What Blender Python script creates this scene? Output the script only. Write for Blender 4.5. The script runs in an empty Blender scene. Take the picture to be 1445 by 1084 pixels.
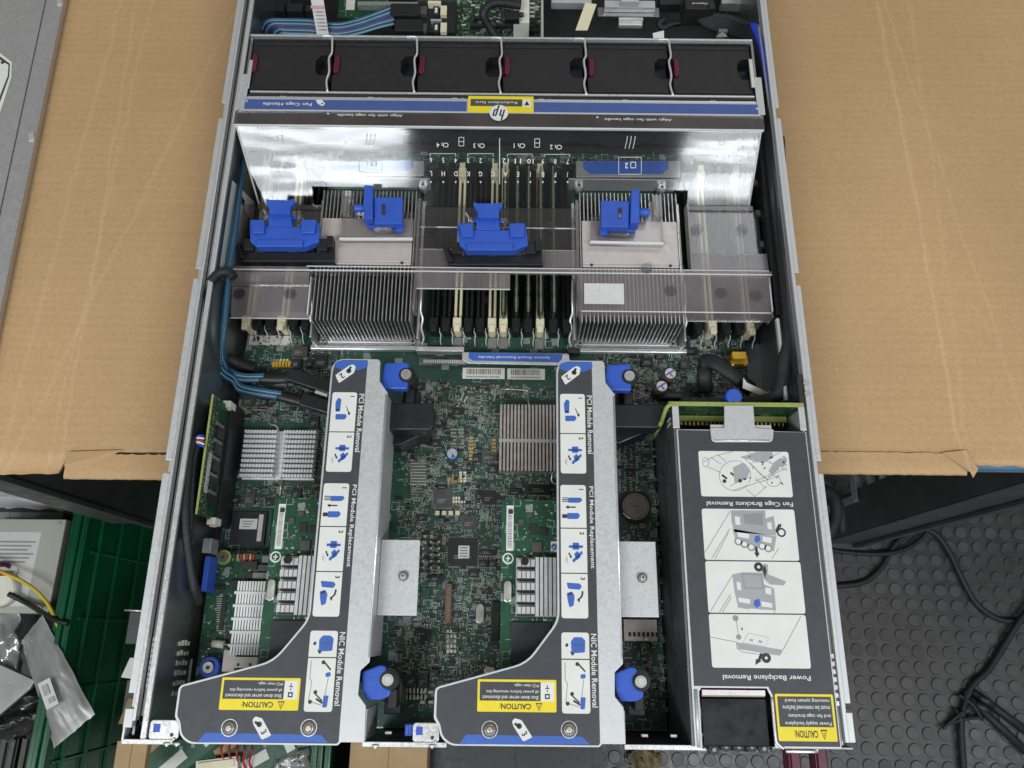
import bpy, bmesh, math, random
from math import radians, sin, cos, pi
from mathutils import Vector, Matrix

rnd = random.Random(7)
SC = bpy.context.scene
COL = SC.collection

# ------------------------------------------------------------------ camera (all lengths below are millimetres)
CAM = Vector((234.584, 62.548, 588.07))
PITCH, YAW, ROLL = 1.25109756, 0.00147122, 0.00940827
F_PX, CX, CY = 1080.0, 722.5, 542.0

def _axes():
    fw = Vector((0, cos(PITCH), -sin(PITCH))); rt = Vector((1, 0, 0)); up = rt.cross(fw)
    Rz = Matrix.Rotation(YAW, 3, 'Z')
    fw, rt, up = Rz @ fw, Rz @ rt, Rz @ up
    c, s = cos(ROLL), sin(ROLL)
    return fw, c * rt + s * up, c * up - s * rt
FW, RT, UP = _axes()

def U(px, py, z):
    """measured photo point -> real position (mm) at height z"""
    d = FW * F_PX + RT * (px - CX) - UP * (py - CY)
    return CAM + d * ((z - CAM.z) / d.z)

def XY(px, py, z):
    p = U(px, py, z); return (p.x, p.y)

cam_d = bpy.data.cameras.new('camera')
cam = bpy.data.objects.new('camera', cam_d); COL.objects.link(cam)
cam_d.sensor_width = 36.0; cam_d.lens = F_PX / 1445.0 * 36.0
cam_d.clip_start = 0.01; cam_d.clip_end = 50.0
Rm = Matrix((RT, UP, -FW)).transposed()
cam.matrix_world = Matrix.Translation(CAM * 0.001) @ Rm.to_4x4()
SC.camera = cam

# ------------------------------------------------------------------ objects
ORG = {}

def tag(o, label=None, cat=None, group=None, kind=None):
    if label: o['label'] = label
    if cat: o['category'] = cat
    if group: o['group'] = group
    if kind: o['kind'] = kind
    return o

def thing(name, label, cat, loc, group=None):
    o = bpy.data.objects.new(name, None); COL.objects.link(o)
    o.empty_display_size = 0.01
    o.location = Vector(loc) * 0.001
    ORG[o] = Vector(loc)
    return tag(o, label, cat, group)

class MB:
    def __init__(s): s.v = []; s.f = []; s.mi = []; s.mats = []; s.sm = []
    def m(s, mat):
        if mat not in s.mats: s.mats.append(mat)
        return s.mats.index(mat)
    def face(s, idx, mat, smooth=False):
        s.f.append(tuple(idx)); s.mi.append(s.m(mat)); s.sm.append(smooth)
    def add(s, pts):
        n = len(s.v); s.v.extend([Vector(p) for p in pts]); return n
    def box(s, x0, x1, y0, y1, z0, z1, mat, bottom=True):
        if x0 > x1: x0, x1 = x1, x0
        if y0 > y1: y0, y1 = y1, y0
        n = s.add([(x0,y0,z0),(x1,y0,z0),(x1,y1,z0),(x0,y1,z0),(x0,y0,z1),(x1,y0,z1),(x1,y1,z1),(x0,y1,z1)])
        fs = [(4,5,6,7),(0,1,5,4),(1,2,6,5),(2,3,7,6),(3,0,4,7)]
        if bottom: fs.append((3,2,1,0))
        for f in fs: s.face([n+i for i in f], mat)
        return s
    def obox(s, c, size, rot, mat):
        """box of a size centred at c, turned by a rotation (angle about z, or a 3x3 matrix)"""
        R = Matrix.Rotation(rot, 3, 'Z') if isinstance(rot, (int, float)) else rot
        a, b, d = [q / 2 for q in size]; c = Vector(c)
        n = s.add([c + R @ Vector(p) for p in [(-a,-b,-d),(a,-b,-d),(a,b,-d),(-a,b,-d),(-a,-b,d),(a,-b,d),(a,b,d),(-a,b,d)]])
        for f in [(4,5,6,7),(0,1,5,4),(1,2,6,5),(2,3,7,6),(3,0,4,7),(3,2,1,0)]: s.face([n+i for i in f], mat)
        return s
    def prism(s, poly, z0, z1, mat, side=None, smooth=False):
        a = sum(poly[i][0]*poly[(i+1)%len(poly)][1]-poly[(i+1)%len(poly)][0]*poly[i][1] for i in range(len(poly)))
        if a < 0: poly = poly[::-1]
        k = len(poly); n = s.add([(p[0],p[1],z0) for p in poly]+[(p[0],p[1],z1) for p in poly])
        s.face([n+k+i for i in range(k)], mat); s.face([n+k-1-i for i in range(k)], mat)
        for i in range(k):
            j = (i+1) % k; s.face((n+i,n+j,n+k+j,n+k+i), side or mat, smooth)
        return s
    def flat(s, poly, z, mat):
        a = sum(poly[i][0]*poly[(i+1)%len(poly)][1]-poly[(i+1)%len(poly)][0]*poly[i][1] for i in range(len(poly)))
        if a < 0: poly = poly[::-1]
        n = s.add([(p[0],p[1],z) for p in poly]); s.face(range(n, n+len(poly)), mat); return s
    def poly3(s, pts, mat):
        n = s.add(pts); s.face(range(n, n+len(pts)), mat); return s
    def cyl(s, cx, cy, z0, z1, r, mat, n=20, r1=None, top=None, smooth=True):
        r1 = r if r1 is None else r1
        b = s.add([(cx+r*cos(2*pi*i/n), cy+r*sin(2*pi*i/n), z0) for i in range(n)]+[(cx+r1*cos(2*pi*i/n), cy+r1*sin(2*pi*i/n), z1) for i in range(n)])
        s.face([b+n+i for i in range(n)], top or mat); s.face([b+n-1-i for i in range(n)], mat)
        for i in range(n):
            j = (i+1) % n; s.face((b+i,b+j,b+n+j,b+n+i), mat, smooth)
        return s
    def rod(s, a, b, r, mat, n=10, r1=None):
        a, b = Vector(a), Vector(b); d = (b-a).normalized()
        u = d.orthogonal().normalized(); w = d.cross(u); r1 = r if r1 is None else r1
        k = s.add([a+(u*cos(2*pi*i/n)+w*sin(2*pi*i/n))*r for i in range(n)]+[b+(u*cos(2*pi*i/n)+w*sin(2*pi*i/n))*r1 for i in range(n)])
        s.face([k+n+i for i in range(n)], mat); s.face([k+n-1-i for i in range(n)], mat)
        for i in range(n):
            j = (i+1) % n; s.face((k+i,k+j,k+n+j,k+n+i), mat, True)
        return s
    def tube(s, pts, r, mat, n=8, flat=1.0, sub=6, up=(0,0,1)):
        """smooth cable through points; flat < 1 squashes it across 'up'"""
        pts = smooth_path([Vector(p) for p in pts], sub); up = Vector(up); prev = None
        for i, p in enumerate(pts):
            d = (pts[min(i+1,len(pts)-1)]-pts[max(i-1,0)]).normalized()
            w = d.cross(up)
            w = w.normalized() if w.length > 1e-4 else d.orthogonal().normalized()
            q = w.cross(d)
            k = s.add([p+w*cos(2*pi*j/n)*r+q*sin(2*pi*j/n)*r*flat for j in range(n)])
            if prev is not None:
                for j in range(n): s.face((prev+j, prev+(j+1)%n, k+(j+1)%n, k+j), mat, True)
            else: s.face([k+n-1-j for j in range(n)], mat)
            prev = k
        s.face([prev+j for j in range(n)], mat); return s
    def sheet(s, prof, x0, x1, mat, th=1.2):
        """bent plate: (y,z) profile drawn along x, with thickness downward"""
        P = [Vector((0,a,b)) for a, b in prof]; N = []
        for i in range(len(P)):
            d = (P[min(i+1,len(P)-1)]-P[max(i-1,0)]).normalized(); N.append(Vector((0,d.z,-d.y)))
        if N[len(N)//2].z > 0: N = [-q for q in N]
        k = len(P); n = s.add([(x0,p.y,p.z) for p in P]+[(x1,p.y,p.z) for p in P]+[(x0,p.y+q.y*th,p.z+q.z*th) for p,q in zip(P,N)]+[(x1,p.y+q.y*th,p.z+q.z*th) for p,q in zip(P,N)])
        for i in range(k-1):
            s.face((n+i,n+i+1,n+k+i+1,n+k+i), mat); s.face((n+2*k+i,n+3*k+i,n+3*k+i+1,n+2*k+i+1), mat)
            s.face((n+i,n+2*k+i,n+2*k+i+1,n+i+1), mat); s.face((n+k+i,n+k+i+1,n+3*k+i+1,n+3*k+i), mat)
        s.face((n,n+k,n+3*k,n+2*k), mat); s.face((n+k-1,n+3*k-1,n+4*k-1,n+2*k-1), mat); return s
    def build(s, name, parent=None, bevel=0, seg=2, loc=None):
        org = ORG[parent] if parent is not None else Vector(loc or (0,0,0))
        me = bpy.data.meshes.new(name)
        me.from_pydata([(p-org)*0.001 for p in s.v], [], s.f)
        for mt in s.mats: me.materials.append(mt)
        me.polygons.foreach_set('material_index', s.mi)
        me.polygons.foreach_set('use_smooth', s.sm)
        bm = bmesh.new(); bm.from_mesh(me); bmesh.ops.recalc_face_normals(bm, faces=bm.faces[:]); bm.to_mesh(me); bm.free()
        o = bpy.data.objects.new(name, me); COL.objects.link(o)
        if parent is not None: o.parent = parent
        else: o.location = org * 0.001
        ORG[o] = org
        if bevel:
            b = o.modifiers.new('bevel', 'BEVEL'); b.width = bevel*0.001; b.segments = seg; b.limit_method = 'ANGLE'; b.angle_limit = radians(40)
        return o

def smooth_path(p, sub):
    if len(p) < 3 or sub < 2: return p
    out = []
    for i in range(len(p)-1):
        a, b, c, d = p[max(i-1,0)], p[i], p[i+1], p[min(i+2,len(p)-1)]
        for k in range(sub):
            t = k/sub; out.append(0.5*((2*b)+(c-a)*t+(2*a-5*b+4*c-d)*t*t+(3*b-a-3*c+d)*t**3))
    out.append(p[-1]); return out

def rrect(x0, x1, y0, y1, r, n=4):
    if x0 > x1: x0, x1 = x1, x0
    if y0 > y1: y0, y1 = y1, y0
    out = []
    for cx, cy, a in [(x1-r,y1-r,0),(x0+r,y1-r,90),(x0+r,y0+r,180),(x1-r,y0+r,270)]:
        for i in range(n+1):
            t = radians(a+90*i/n); out.append((cx+r*cos(t), cy+r*sin(t)))
    return out

def rquad(pts, r, n=3):
    """rounded outline of any polygon; r one radius or one per corner"""
    out = []; k = len(pts)
    for i in range(k):
        ri = r[i] if isinstance(r, (list, tuple)) else r
        p = Vector(pts[i]); a = (Vector(pts[i-1])-p); b = (Vector(pts[(i+1)%k])-p)
        ri = min(ri, a.length*.45, b.length*.45)
        if ri < .05: out.append(tuple(p)); continue
        A = p+a.normalized()*ri; B = p+b.normalized()*ri
        for j in range(n+1):
            t = j/n; q = A*(1-t)**2+p*2*t*(1-t)+B*t*t; out.append((q.x,q.y))
    return out

def kids(o): return [c for c in bpy.data.objects if c.parent == o]

def dup(root, d, label=None):
    def cp(o, par):
        c = o.copy(); COL.objects.link(c); ORG[c] = ORG.get(o, Vector())
        if par is not None: c.parent = par
        for ch in CH.get(o, []): cp(ch, c)
        return c
    CH = {}
    for o in list(bpy.data.objects):
        if o.parent: CH.setdefault(o.parent, []).append(o)
    r = cp(root, None); r.location = root.location + Vector(d)*0.001
    if label: r['label'] = label
    return r

# ------------------------------------------------------------------ lettering
def text(s, a, b, z, mat, parent, name='lettering', high=None, bold=0.0, sub=None, snap=True, squash=None, space=1.0):
    """lettering that runs from point a to point b (mm, on the middle line of the letters), laid flat at height z"""
    cu = bpy.data.curves.new('t', 'FONT'); cu.body = s; cu.align_x = 'CENTER'; cu.align_y = 'CENTER'
    cu.resolution_u = 2; cu.offset = bold; cu.space_line = space
    o = bpy.data.objects.new('t', cu); COL.objects.link(o)
    dg = bpy.context.evaluated_depsgraph_get()
    me = bpy.data.meshes.new_from_object(o.evaluated_get(dg))
    bpy.data.objects.remove(o); bpy.data.curves.remove(cu)
    xs = [v.co.x for v in me.vertices]; ys = [v.co.y for v in me.vertices]
    w, h = max(xs)-min(xs), max(ys)-min(ys); mx, my = (max(xs)+min(xs))/2, (max(ys)+min(ys))/2
    a, b = Vector(a[:2]), Vector(b[:2]); L = (b-a).length; ang = math.atan2(b.y-a.y, b.x-a.x)
    if snap: ang = round(ang/(pi/2))*pi/2
    ky = L/w if high is None else high/h; k = ky if len(s) == 1 else L/w
    mid = (a+b)/2; org = ORG[parent]
    for v in me.vertices:
        x, y = (v.co.x-mx)*k, (v.co.y-my)*ky
        v.co = (Vector((mid.x+x*cos(ang)-y*sin(ang), mid.y+x*sin(ang)+y*cos(ang), z))-org)*0.001
    me.materials.append(mat)
    o = bpy.data.objects.new(name, me); COL.objects.link(o); o.parent = parent; ORG[o] = org
    me.name = name
    return o

# ------------------------------------------------------------------ materials
def new_mat(name):
    m = bpy.data.materials.new(name); m.use_nodes = True
    nt = m.node_tree; return m, nt, nt.nodes['Principled BSDF']

def nd(nt, kind, **kw):
    n = nt.nodes.new(kind)
    for k, v in kw.items():
        if k.startswith('i_'):
            key = k[2:].replace('_', ' '); n.inputs[int(key) if key.isdigit() else key].default_value = v
        else: setattr(n, k, v)
    return n

def pmat(name, col, rough=.5, metal=0.0, var=.12, nscale=60., bump=0.0, bscale=400., rvar=.1, spec=.5, coat=0.0):
    """plain surface with slight wear: noise in colour, gloss and relief"""
    m, nt, b = new_mat(name); L = nt.links.new
    tc = nd(nt, 'ShaderNodeTexCoord'); n1 = nd(nt, 'ShaderNodeTexNoise', i_Scale=nscale, i_Detail=6.0)
    L(tc.outputs['Object'], n1.inputs['Vector'])
    r = nd(nt, 'ShaderNodeMapRange', i_1=.3, i_2=.7, i_3=1-var, i_4=1+var); L(n1.outputs['Fac'], r.inputs[0])
    mx = nd(nt, 'ShaderNodeMix', data_type='RGBA', blend_type='MULTIPLY'); mx.inputs[0].default_value = 1
    mx.inputs[6].default_value = (*col, 1); L(r.outputs[0], mx.inputs[7]); L(mx.outputs[2], b.inputs['Base Color'])
    r2 = nd(nt, 'ShaderNodeMapRange', i_1=.3, i_2=.7, i_3=max(.02, rough-rvar), i_4=min(1, rough+rvar))
    n2 = nd(nt, 'ShaderNodeTexNoise', i_Scale=nscale*2.3, i_Detail=4.0); L(tc.outputs['Object'], n2.inputs['Vector'])
    L(n2.outputs['Fac'], r2.inputs[0]); L(r2.outputs[0], b.inputs['Roughness'])
    b.inputs['Metallic'].default_value = metal; b.inputs['Specular IOR Level'].default_value = spec
    if coat: b.inputs['Coat Weight'].default_value = coat; b.inputs['Coat Roughness'].default_value = .15
    if bump:
        n3 = nd(nt, 'ShaderNodeTexNoise', i_Scale=bscale, i_Detail=3.0); L(tc.outputs['Object'], n3.inputs['Vector'])
        bp = nd(nt, 'ShaderNodeBump', i_Strength=bump, i_Distance=.0004); L(n3.outputs['Fac'], bp.inputs['Height']); L(bp.outputs[0], b.inputs['Normal'])
    return m

def galv_mat(name, col, metal, rough, cell=260., amt=.14):
    """galvanised sheet: soft spangle cells"""
    m, nt, b = new_mat(name); L = nt.links.new
    tc = nd(nt, 'ShaderNodeTexCoord'); v = nd(nt, 'ShaderNodeTexVoronoi', i_Scale=cell); L(tc.outputs['Object'], v.inputs['Vector'])
    n = nd(nt, 'ShaderNodeTexNoise', i_Scale=30., i_Detail=8.0); L(tc.outputs['Object'], n.inputs['Vector'])
    s = nd(nt, 'ShaderNodeSeparateColor'); L(v.outputs['Color'], s.inputs[0])
    ad = nd(nt, 'ShaderNodeMath', operation='ADD'); L(s.outputs[0], ad.inputs[0]); L(n.outputs['Fac'], ad.inputs[1])
    r = nd(nt, 'ShaderNodeMapRange', i_1=.3, i_2=1.7, i_3=1-amt, i_4=1+amt); L(ad.outputs[0], r.inputs[0])
    mx = nd(nt, 'ShaderNodeMix', data_type='RGBA', blend_type='MULTIPLY'); mx.inputs[0].default_value = 1
    mx.inputs[6].default_value = (*col, 1); L(r.outputs[0], mx.inputs[7]); L(mx.outputs[2], b.inputs['Base Color'])
    r2 = nd(nt, 'ShaderNodeMapRange', i_1=.3, i_2=1.7, i_3=rough-.08, i_4=rough+.1); L(ad.outputs[0], r2.inputs[0]); L(r2.outputs[0], b.inputs['Roughness'])
    b.inputs['Metallic'].default_value = metal
    return m

def clear_mat(name, tint, haze, hazecol, gloss=.07, rough=.04, wav=0.0):
    """thin clear moulded plastic: see-through, a little milky, mirror-like skin"""
    m, nt, b = new_mat(name); nt.nodes.remove(b); L = nt.links.new; out = nt.nodes['Material Output']
    tr = nd(nt, 'ShaderNodeBsdfTransparent'); tr.inputs[0].default_value = (*tint, 1)
    df = nd(nt, 'ShaderNodeBsdfDiffuse'); df.inputs[0].default_value = (*hazecol, 1)
    gl = nd(nt, 'ShaderNodeBsdfGlossy'); gl.inputs['Roughness'].default_value = rough
    lw = nd(nt, 'ShaderNodeFresnel', i_IOR=1.5)
    mr = nd(nt, 'ShaderNodeMapRange', i_1=0.04, i_2=1.0, i_3=gloss, i_4=.7); L(lw.outputs[0], mr.inputs[0])
    tc = nd(nt, 'ShaderNodeTexCoord'); n = nd(nt, 'ShaderNodeTexNoise', i_Scale=26., i_Detail=3.0); L(tc.outputs['Object'], n.inputs['Vector'])
    h = nd(nt, 'ShaderNodeMapRange', i_1=.3, i_2=.7, i_3=haze*.7, i_4=haze*1.3); L(n.outputs['Fac'], h.inputs[0])
    m1 = nd(nt, 'ShaderNodeMixShader'); L(h.outputs[0], m1.inputs[0]); L(tr.outputs[0], m1.inputs[1]); L(df.outputs[0], m1.inputs[2])
    m2 = nd(nt, 'ShaderNodeMixShader'); L(mr.outputs[0], m2.inputs[0]); L(m1.outputs[0], m2.inputs[1]); L(gl.outputs[0], m2.inputs[2])
    if wav:
        mp = nd(nt, 'ShaderNodeMapping'); mp.inputs['Scale'].default_value = (.55, 1.9, 1.9); L(tc.outputs['Object'], mp.inputs[0])
        n3 = nd(nt, 'ShaderNodeTexNoise', i_Scale=16., i_Detail=2.0); L(mp.outputs[0], n3.inputs['Vector'])
        bp = nd(nt, 'ShaderNodeBump', i_Strength=1.0, i_Distance=wav); L(n3.outputs['Fac'], bp.inputs['Height'])
        L(bp.outputs[0], gl.inputs['Normal'])
    L(m2.outputs[0], out.inputs[0]); return m

def pcb_mat(name, col, trace, silk=.5, scale=1.0):
    """solder-mask green with copper runs, vias and silk-screen marks"""
    m, nt, b = new_mat(name); L = nt.links.new
    tc = nd(nt, 'ShaderNodeTexCoord')
    def vor(sc, metric, feat='DISTANCE_TO_EDGE'):
        v = nd(nt, 'ShaderNodeTexVoronoi', feature=feat, i_Scale=sc)
        if feat != 'DISTANCE_TO_EDGE': v.distance = metric
        L(tc.outputs['Object'], v.inputs['Vector']); return v
    # runs: bands along x and y chosen by cell
    cell = vor(70*scale, 'CHEBYCHEV', 'F1'); sp = nd(nt, 'ShaderNodeSeparateColor'); L(cell.outputs['Color'], sp.inputs[0])
    sx = nd(nt, 'ShaderNodeSeparateXYZ'); L(tc.outputs['Object'], sx.inputs[0])
    def bands(axis, per):
        a = nd(nt, 'ShaderNodeMath', operation='MULTIPLY', i_1=1.0/per); L(sx.outputs[axis], a.inputs[0])
        f = nd(nt, 'ShaderNodeMath', operation='FRACT'); L(a.outputs[0], f.inputs[0])
        g = nd(nt, 'ShaderNodeMath', operation='LESS_THAN', i_1=.4); L(f.outputs[0], g.inputs[0]); return g
    bx, by = bands(0, .0011/scale), bands(1, .0012/scale)
    pick = nd(nt, 'ShaderNodeMath', operation='GREATER_THAN', i_1=.5); L(sp.outputs[0], pick.inputs[0])
    mxb = nd(nt, 'ShaderNodeMix', data_type='FLOAT'); L(pick.outputs[0], mxb.inputs[0]); L(bx.outputs[0], mxb.inputs[2]); L(by.outputs[0], mxb.inputs[3])
    on = nd(nt, 'ShaderNodeMath', operation='GREATER_THAN', i_1=.35); L(sp.outputs[1], on.inputs[0])
    tr = nd(nt, 'ShaderNodeMath', operation='MULTIPLY'); L(mxb.outputs[0], tr.inputs[0]); L(on.outputs[0], tr.inputs[1])
    c1 = nd(nt, 'ShaderNodeMix', data_type='RGBA'); L(tr.outputs[0], c1.inputs[0]); c1.inputs[6].default_value = (*col, 1); c1.inputs[7].default_value = (*trace, 1)
    # silk-screen outlines: edges of square cells
    v2 = nd(nt, 'ShaderNodeTexVoronoi', feature='F1', distance='CHEBYCHEV', i_Scale=120*scale, i_Randomness=.8); L(tc.outputs['Object'], v2.inputs['Vector'])
    s2 = nd(nt, 'ShaderNodeSeparateColor'); L(v2.outputs['Color'], s2.inputs[0])
    e1 = nd(nt, 'ShaderNodeMath', operation='COMPARE', i_1=.33, i_2=.035); L(v2.outputs['Distance'], e1.inputs[0])
    e2 = nd(nt, 'ShaderNodeMath', operation='GREATER_THAN', i_1=.62); L(s2.outputs[2], e2.inputs[0])
    e = nd(nt, 'ShaderNodeMath', operation='MULTIPLY'); L(e1.outputs[0], e.inputs[0]); L(e2.outputs[0], e.inputs[1])
    ef = nd(nt, 'ShaderNodeMath', operation='MULTIPLY', i_1=silk); L(e.outputs[0], ef.inputs[0])
    c2 = nd(nt, 'ShaderNodeMix', data_type='RGBA'); L(ef.outputs[0], c2.inputs[0]); L(c1.outputs[2], c2.inputs[6]); c2.inputs[7].default_value = (.45,.5,.47,1)
    # vias
    v3 = nd(nt, 'ShaderNodeTexVoronoi', feature='F1', i_Scale=330*scale); L(tc.outputs['Object'], v3.inputs['Vector'])
    d3 = nd(nt, 'ShaderNodeMath', operation='LESS_THAN', i_1=.17); L(v3.outputs['Distance'], d3.inputs[0])
    s3 = nd(nt, 'ShaderNodeSeparateColor'); L(v3.outputs['Color'], s3.inputs[0])
    g3 = nd(nt, 'ShaderNodeMath', operation='GREATER_THAN', i_1=.6); L(s3.outputs[1], g3.inputs[0])
    vv = nd(nt, 'ShaderNodeMath', operation='MULTIPLY'); L(d3.outputs[0], vv.inputs[0]); L(g3.outputs[0], vv.inputs[1])
    vf = nd(nt, 'ShaderNodeMath', operation='MULTIPLY', i_1=.6); L(vv.outputs[0], vf.inputs[0])
    c3 = nd(nt, 'ShaderNodeMix', data_type='RGBA'); L(vf.outputs[0], c3.inputs[0]); L(c2.outputs[2], c3.inputs[6]); c3.inputs[7].default_value = (.4,.42,.36,1)
    L(c3.outputs[2], b.inputs['Base Color']); b.inputs['Roughness'].default_value = .42
    bp = nd(nt, 'ShaderNodeBump', i_Strength=.5, i_Distance=.0001); L(tr.outputs[0], bp.inputs['Height']); L(bp.outputs[0], b.inputs['Normal'])
    return m

M = {}
M['galv'] = galv_mat('galvanised_steel', (.62,.625,.62), .55, .5, 620., .04)
M['steel'] = galv_mat('chassis_steel', (.36,.365,.37), .95, .36, 600., .04)
M['bright'] = galv_mat('bright_steel', (.78,.765,.75), .7, .34, 900., .05)
M['alu'] = pmat('aluminium', (.64,.635,.625), .38, .9, .06, 90.)
M['aluw'] = pmat('anodised_aluminium', (.86,.86,.85), .45, .35, .06, 90.)
M['darksteel'] = pmat('dark_painted_steel', (.03,.031,.033), .5, .2, .2, 30.)
M['label'] = pmat('charcoal_label', (.05,.052,.058), .5, 0, .08, 120., .1, 900.)
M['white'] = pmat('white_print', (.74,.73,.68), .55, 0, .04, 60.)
M['ink'] = pmat('black_ink', (.03,.03,.035), .5, 0, .05)
M['grey_ink'] = pmat('grey_ink', (.36,.365,.37), .55, 0, .05)
M['line_ink'] = pmat('thin_grey_ink', (.28,.28,.28), .55, 0, .05)
M['blue'] = pmat('blue_plastic', (.032,.10,.50), .42, 0, .08, 80., .08, 700.)
M['blue_print'] = pmat('blue_print', (.045,.125,.46), .5, 0, .05)
M['blue_dull'] = pmat('slate_blue_print', (.06,.10,.30), .5, 0, .05)
M['yellow'] = pmat('yellow_print', (.83,.66,.02), .5, 0, .05)
M['black'] = pmat('black_plastic', (.013,.013,.014), .42, 0, .2, 60., .08, 900.)
M['fanblack'] = pmat('fan_black_plastic', (.018,.016,.017), .5, 0, .15, 60., .15, 1200.)
M['slotblack'] = pmat('socket_black', (.012,.012,.012), .6, 0, .2, 100., 0, spec=.3)
M['rubber'] = pmat('black_sleeve', (.012,.012,.013), .6, 0, .3, 200., .6, 700.)
M['braid'] = pmat('braided_sleeve', (.02,.02,.021), .7, 0, .5, 900., 1.0, 1500.)
M['chip'] = pmat('chip_black', (.022,.022,.023), .48, 0, .15, 100.)
M['chipg'] = pmat('chip_grey', (.07,.068,.064), .5, 0, .15, 100.)
M['tin'] = pmat('tin', (.66,.65,.6), .35, .8, .1)
M['capbrown'] = pmat('ceramic_tan', (.21,.17,.12), .5, 0, .2, 500.)
M['capgrey'] = pmat('ceramic_grey', (.22,.22,.2), .5, 0, .2, 500.)
M['gold'] = pmat('gold', (.75,.55,.22), .35, .9, .1)
M['amber'] = pmat('amber_tape', (.72,.40,.02), .35, 0, .1)
M['cream'] = pmat('cream_plastic', (.72,.66,.45), .5, 0, .06)
M['creamw'] = pmat('ivory_plastic', (.74,.72,.62), .5, 0, .06)
M['magenta'] = pmat('maroon_plastic', (.10,.009,.028), .4, 0, .1)
M['navy'] = pmat('navy_plastic', (.006,.007,.014), .35, 0, .1)
M['pcb'] = pcb_mat('board_green', (.017,.058,.041), (.04,.112,.078), .5)
M['pcbb'] = pcb_mat('card_green', (.008,.062,.028), (.016,.105,.05), .5, 1.2)
M['pcbd'] = pcb_mat('front_board_green', (.006,.05,.02), (.01,.075,.03), .4, 1.0)
M['pcby'] = pmat('board_edge', (.30,.34,.09), .55, 0, .12, 300.)
M['dimmedge'] = pmat('module_edge', (.13,.16,.085), .5, 0, .3, 400.)
M['clear'] = clear_mat('clear_plastic', (.93,.92,.92), .018, (.75,.72,.70), .045, .08)
M['clearw'] = clear_mat('clear_plastic_sloped', (.9,.9,.9), .008, (.7,.72,.74), .043, .07, .00032)
M['hazy'] = clear_mat('hazy_plastic', (.90,.885,.885), .15, (.62,.55,.55), .055, .22)
M['smoke'] = clear_mat('smoked_plastic', (.5,.48,.47), .2, (.26,.225,.215), .05, .15)
M['mark'] = clear_mat('moulded_mark', (.84,.84,.85), .03, (.3,.3,.3), .02, .3)
M['edge'] = pmat('plastic_edge', (.72,.68,.68), .3, 0, .05)
M['cardbox'] = pmat('brown_carton', (.42,.29,.15), .8, 0, .08, 30.)
WORLD_STRENGTH = 0.19
LAMP_POWER = 7.8
LAMPS = [(-578,-815,True,900,1),(1206,-725,True,800,1),(925,1364,False,700,.3),(-1900,-725,False,700,1),(2600,-725,False,700,1),(-428,-2700,False,700,1),(1106,-2700,False,700,1)]  # last four lamps are unseen fill, added to make up lost light
EXPOSURE = 0.33
# ================================================================== setting, light
W = bpy.data.worlds.new('World'); SC.world = W; W.use_nodes = True
bgn = W.node_tree.nodes['Background']; bgn.inputs[0].default_value = (1.0, .985, .965, 1); bgn.inputs[1].default_value = WORLD_STRENGTH

def ceiling_and_fill_lamp(x, y, z, sx, sy, power, col=(.90, .96, 1)):
    l = bpy.data.lights.new('ceiling_and_fill_light', 'AREA'); l.shape = 'RECTANGLE'; l.size = sx*.001; l.size_y = sy*.001
    l.energy = power; l.color = col
    o = bpy.data.objects.new('ceiling_and_fill_light', l); COL.objects.link(o); o.location = (x*.001, y*.001, z*.001)
    return o
for x, y, tubes, wd, pk in LAMPS:
    ceiling_and_fill_lamp(x, y, 1750, wd, 420, LAMP_POWER*pk*wd/700)
    if tubes:
        for k in (-1, 0, 1): ceiling_and_fill_lamp(x, y+k*135, 1745, wd, 46, LAMP_POWER*.3*wd/700)

FLOOR = -880.0
# ---- rubber stud floor
def floor_mat():
    m, nt, b = new_mat('black_stud_rubber'); L = nt.links.new
    tc = nd(nt, 'ShaderNodeTexCoord')
    n1 = nd(nt, 'ShaderNodeTexNoise', i_Scale=5., i_Detail=8., i_Roughness=.65); L(tc.outputs['Object'], n1.inputs['Vector'])
    n2 = nd(nt, 'ShaderNodeTexNoise', i_Scale=70., i_Detail=6.); L(tc.outputs['Object'], n2.inputs['Vector'])
    r = nd(nt, 'ShaderNodeMapRange', i_1=.35, i_2=.75, i_3=0., i_4=1.); L(n1.outputs['Fac'], r.inputs[0])
    c = nd(nt, 'ShaderNodeMix', data_type='RGBA'); L(r.outputs[0], c.inputs[0]); c.inputs[6].default_value = (.04,.041,.042,1); c.inputs[7].default_value = (.075,.07,.062,1)
    # brown dried stain with a place of its own
    sep = nd(nt, 'ShaderNodeVectorMath', operation='DISTANCE'); L(tc.outputs['Object'], sep.inputs[0]); sep.inputs[1].default_value = (.905,.02,-.88)
    st = nd(nt, 'ShaderNodeMapRange', i_1=.02, i_2=.17, i_3=.5, i_4=0.); L(sep.outputs['Value'], st.inputs[0])
    mu = nd(nt, 'ShaderNodeMath', operation='MULTIPLY'); L(st.outputs[0], mu.inputs[0]); L(n2.outputs['Fac'], mu.inputs[1])
    c2 = nd(nt, 'ShaderNodeMix', data_type='RGBA'); L(mu.outputs[0], c2.inputs[0]); L(c.outputs[2], c2.inputs[6]); c2.inputs[7].default_value = (.13,.085,.05,1)
    L(c2.outputs[2], b.inputs['Base Color'])
    r2 = nd(nt, 'ShaderNodeMapRange', i_1=.3, i_2=.7, i_3=.26, i_4=.5); L(n2.outputs['Fac'], r2.inputs[0]); L(r2.outputs[0], b.inputs['Roughness'])
    bp = nd(nt, 'ShaderNodeBump', i_Strength=.25, i_Distance=.001); L(n2.outputs['Fac'], bp.inputs['Height']); L(bp.outputs[0], b.inputs['Normal'])
    return m
M['floor'] = floor_mat(); M['studtop'] = pmat('pale_stud_rubber', (.062,.062,.062), .4, 0, .35, 9., .1, 300., .12)  # stud tops paler than the rubber between them
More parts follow.
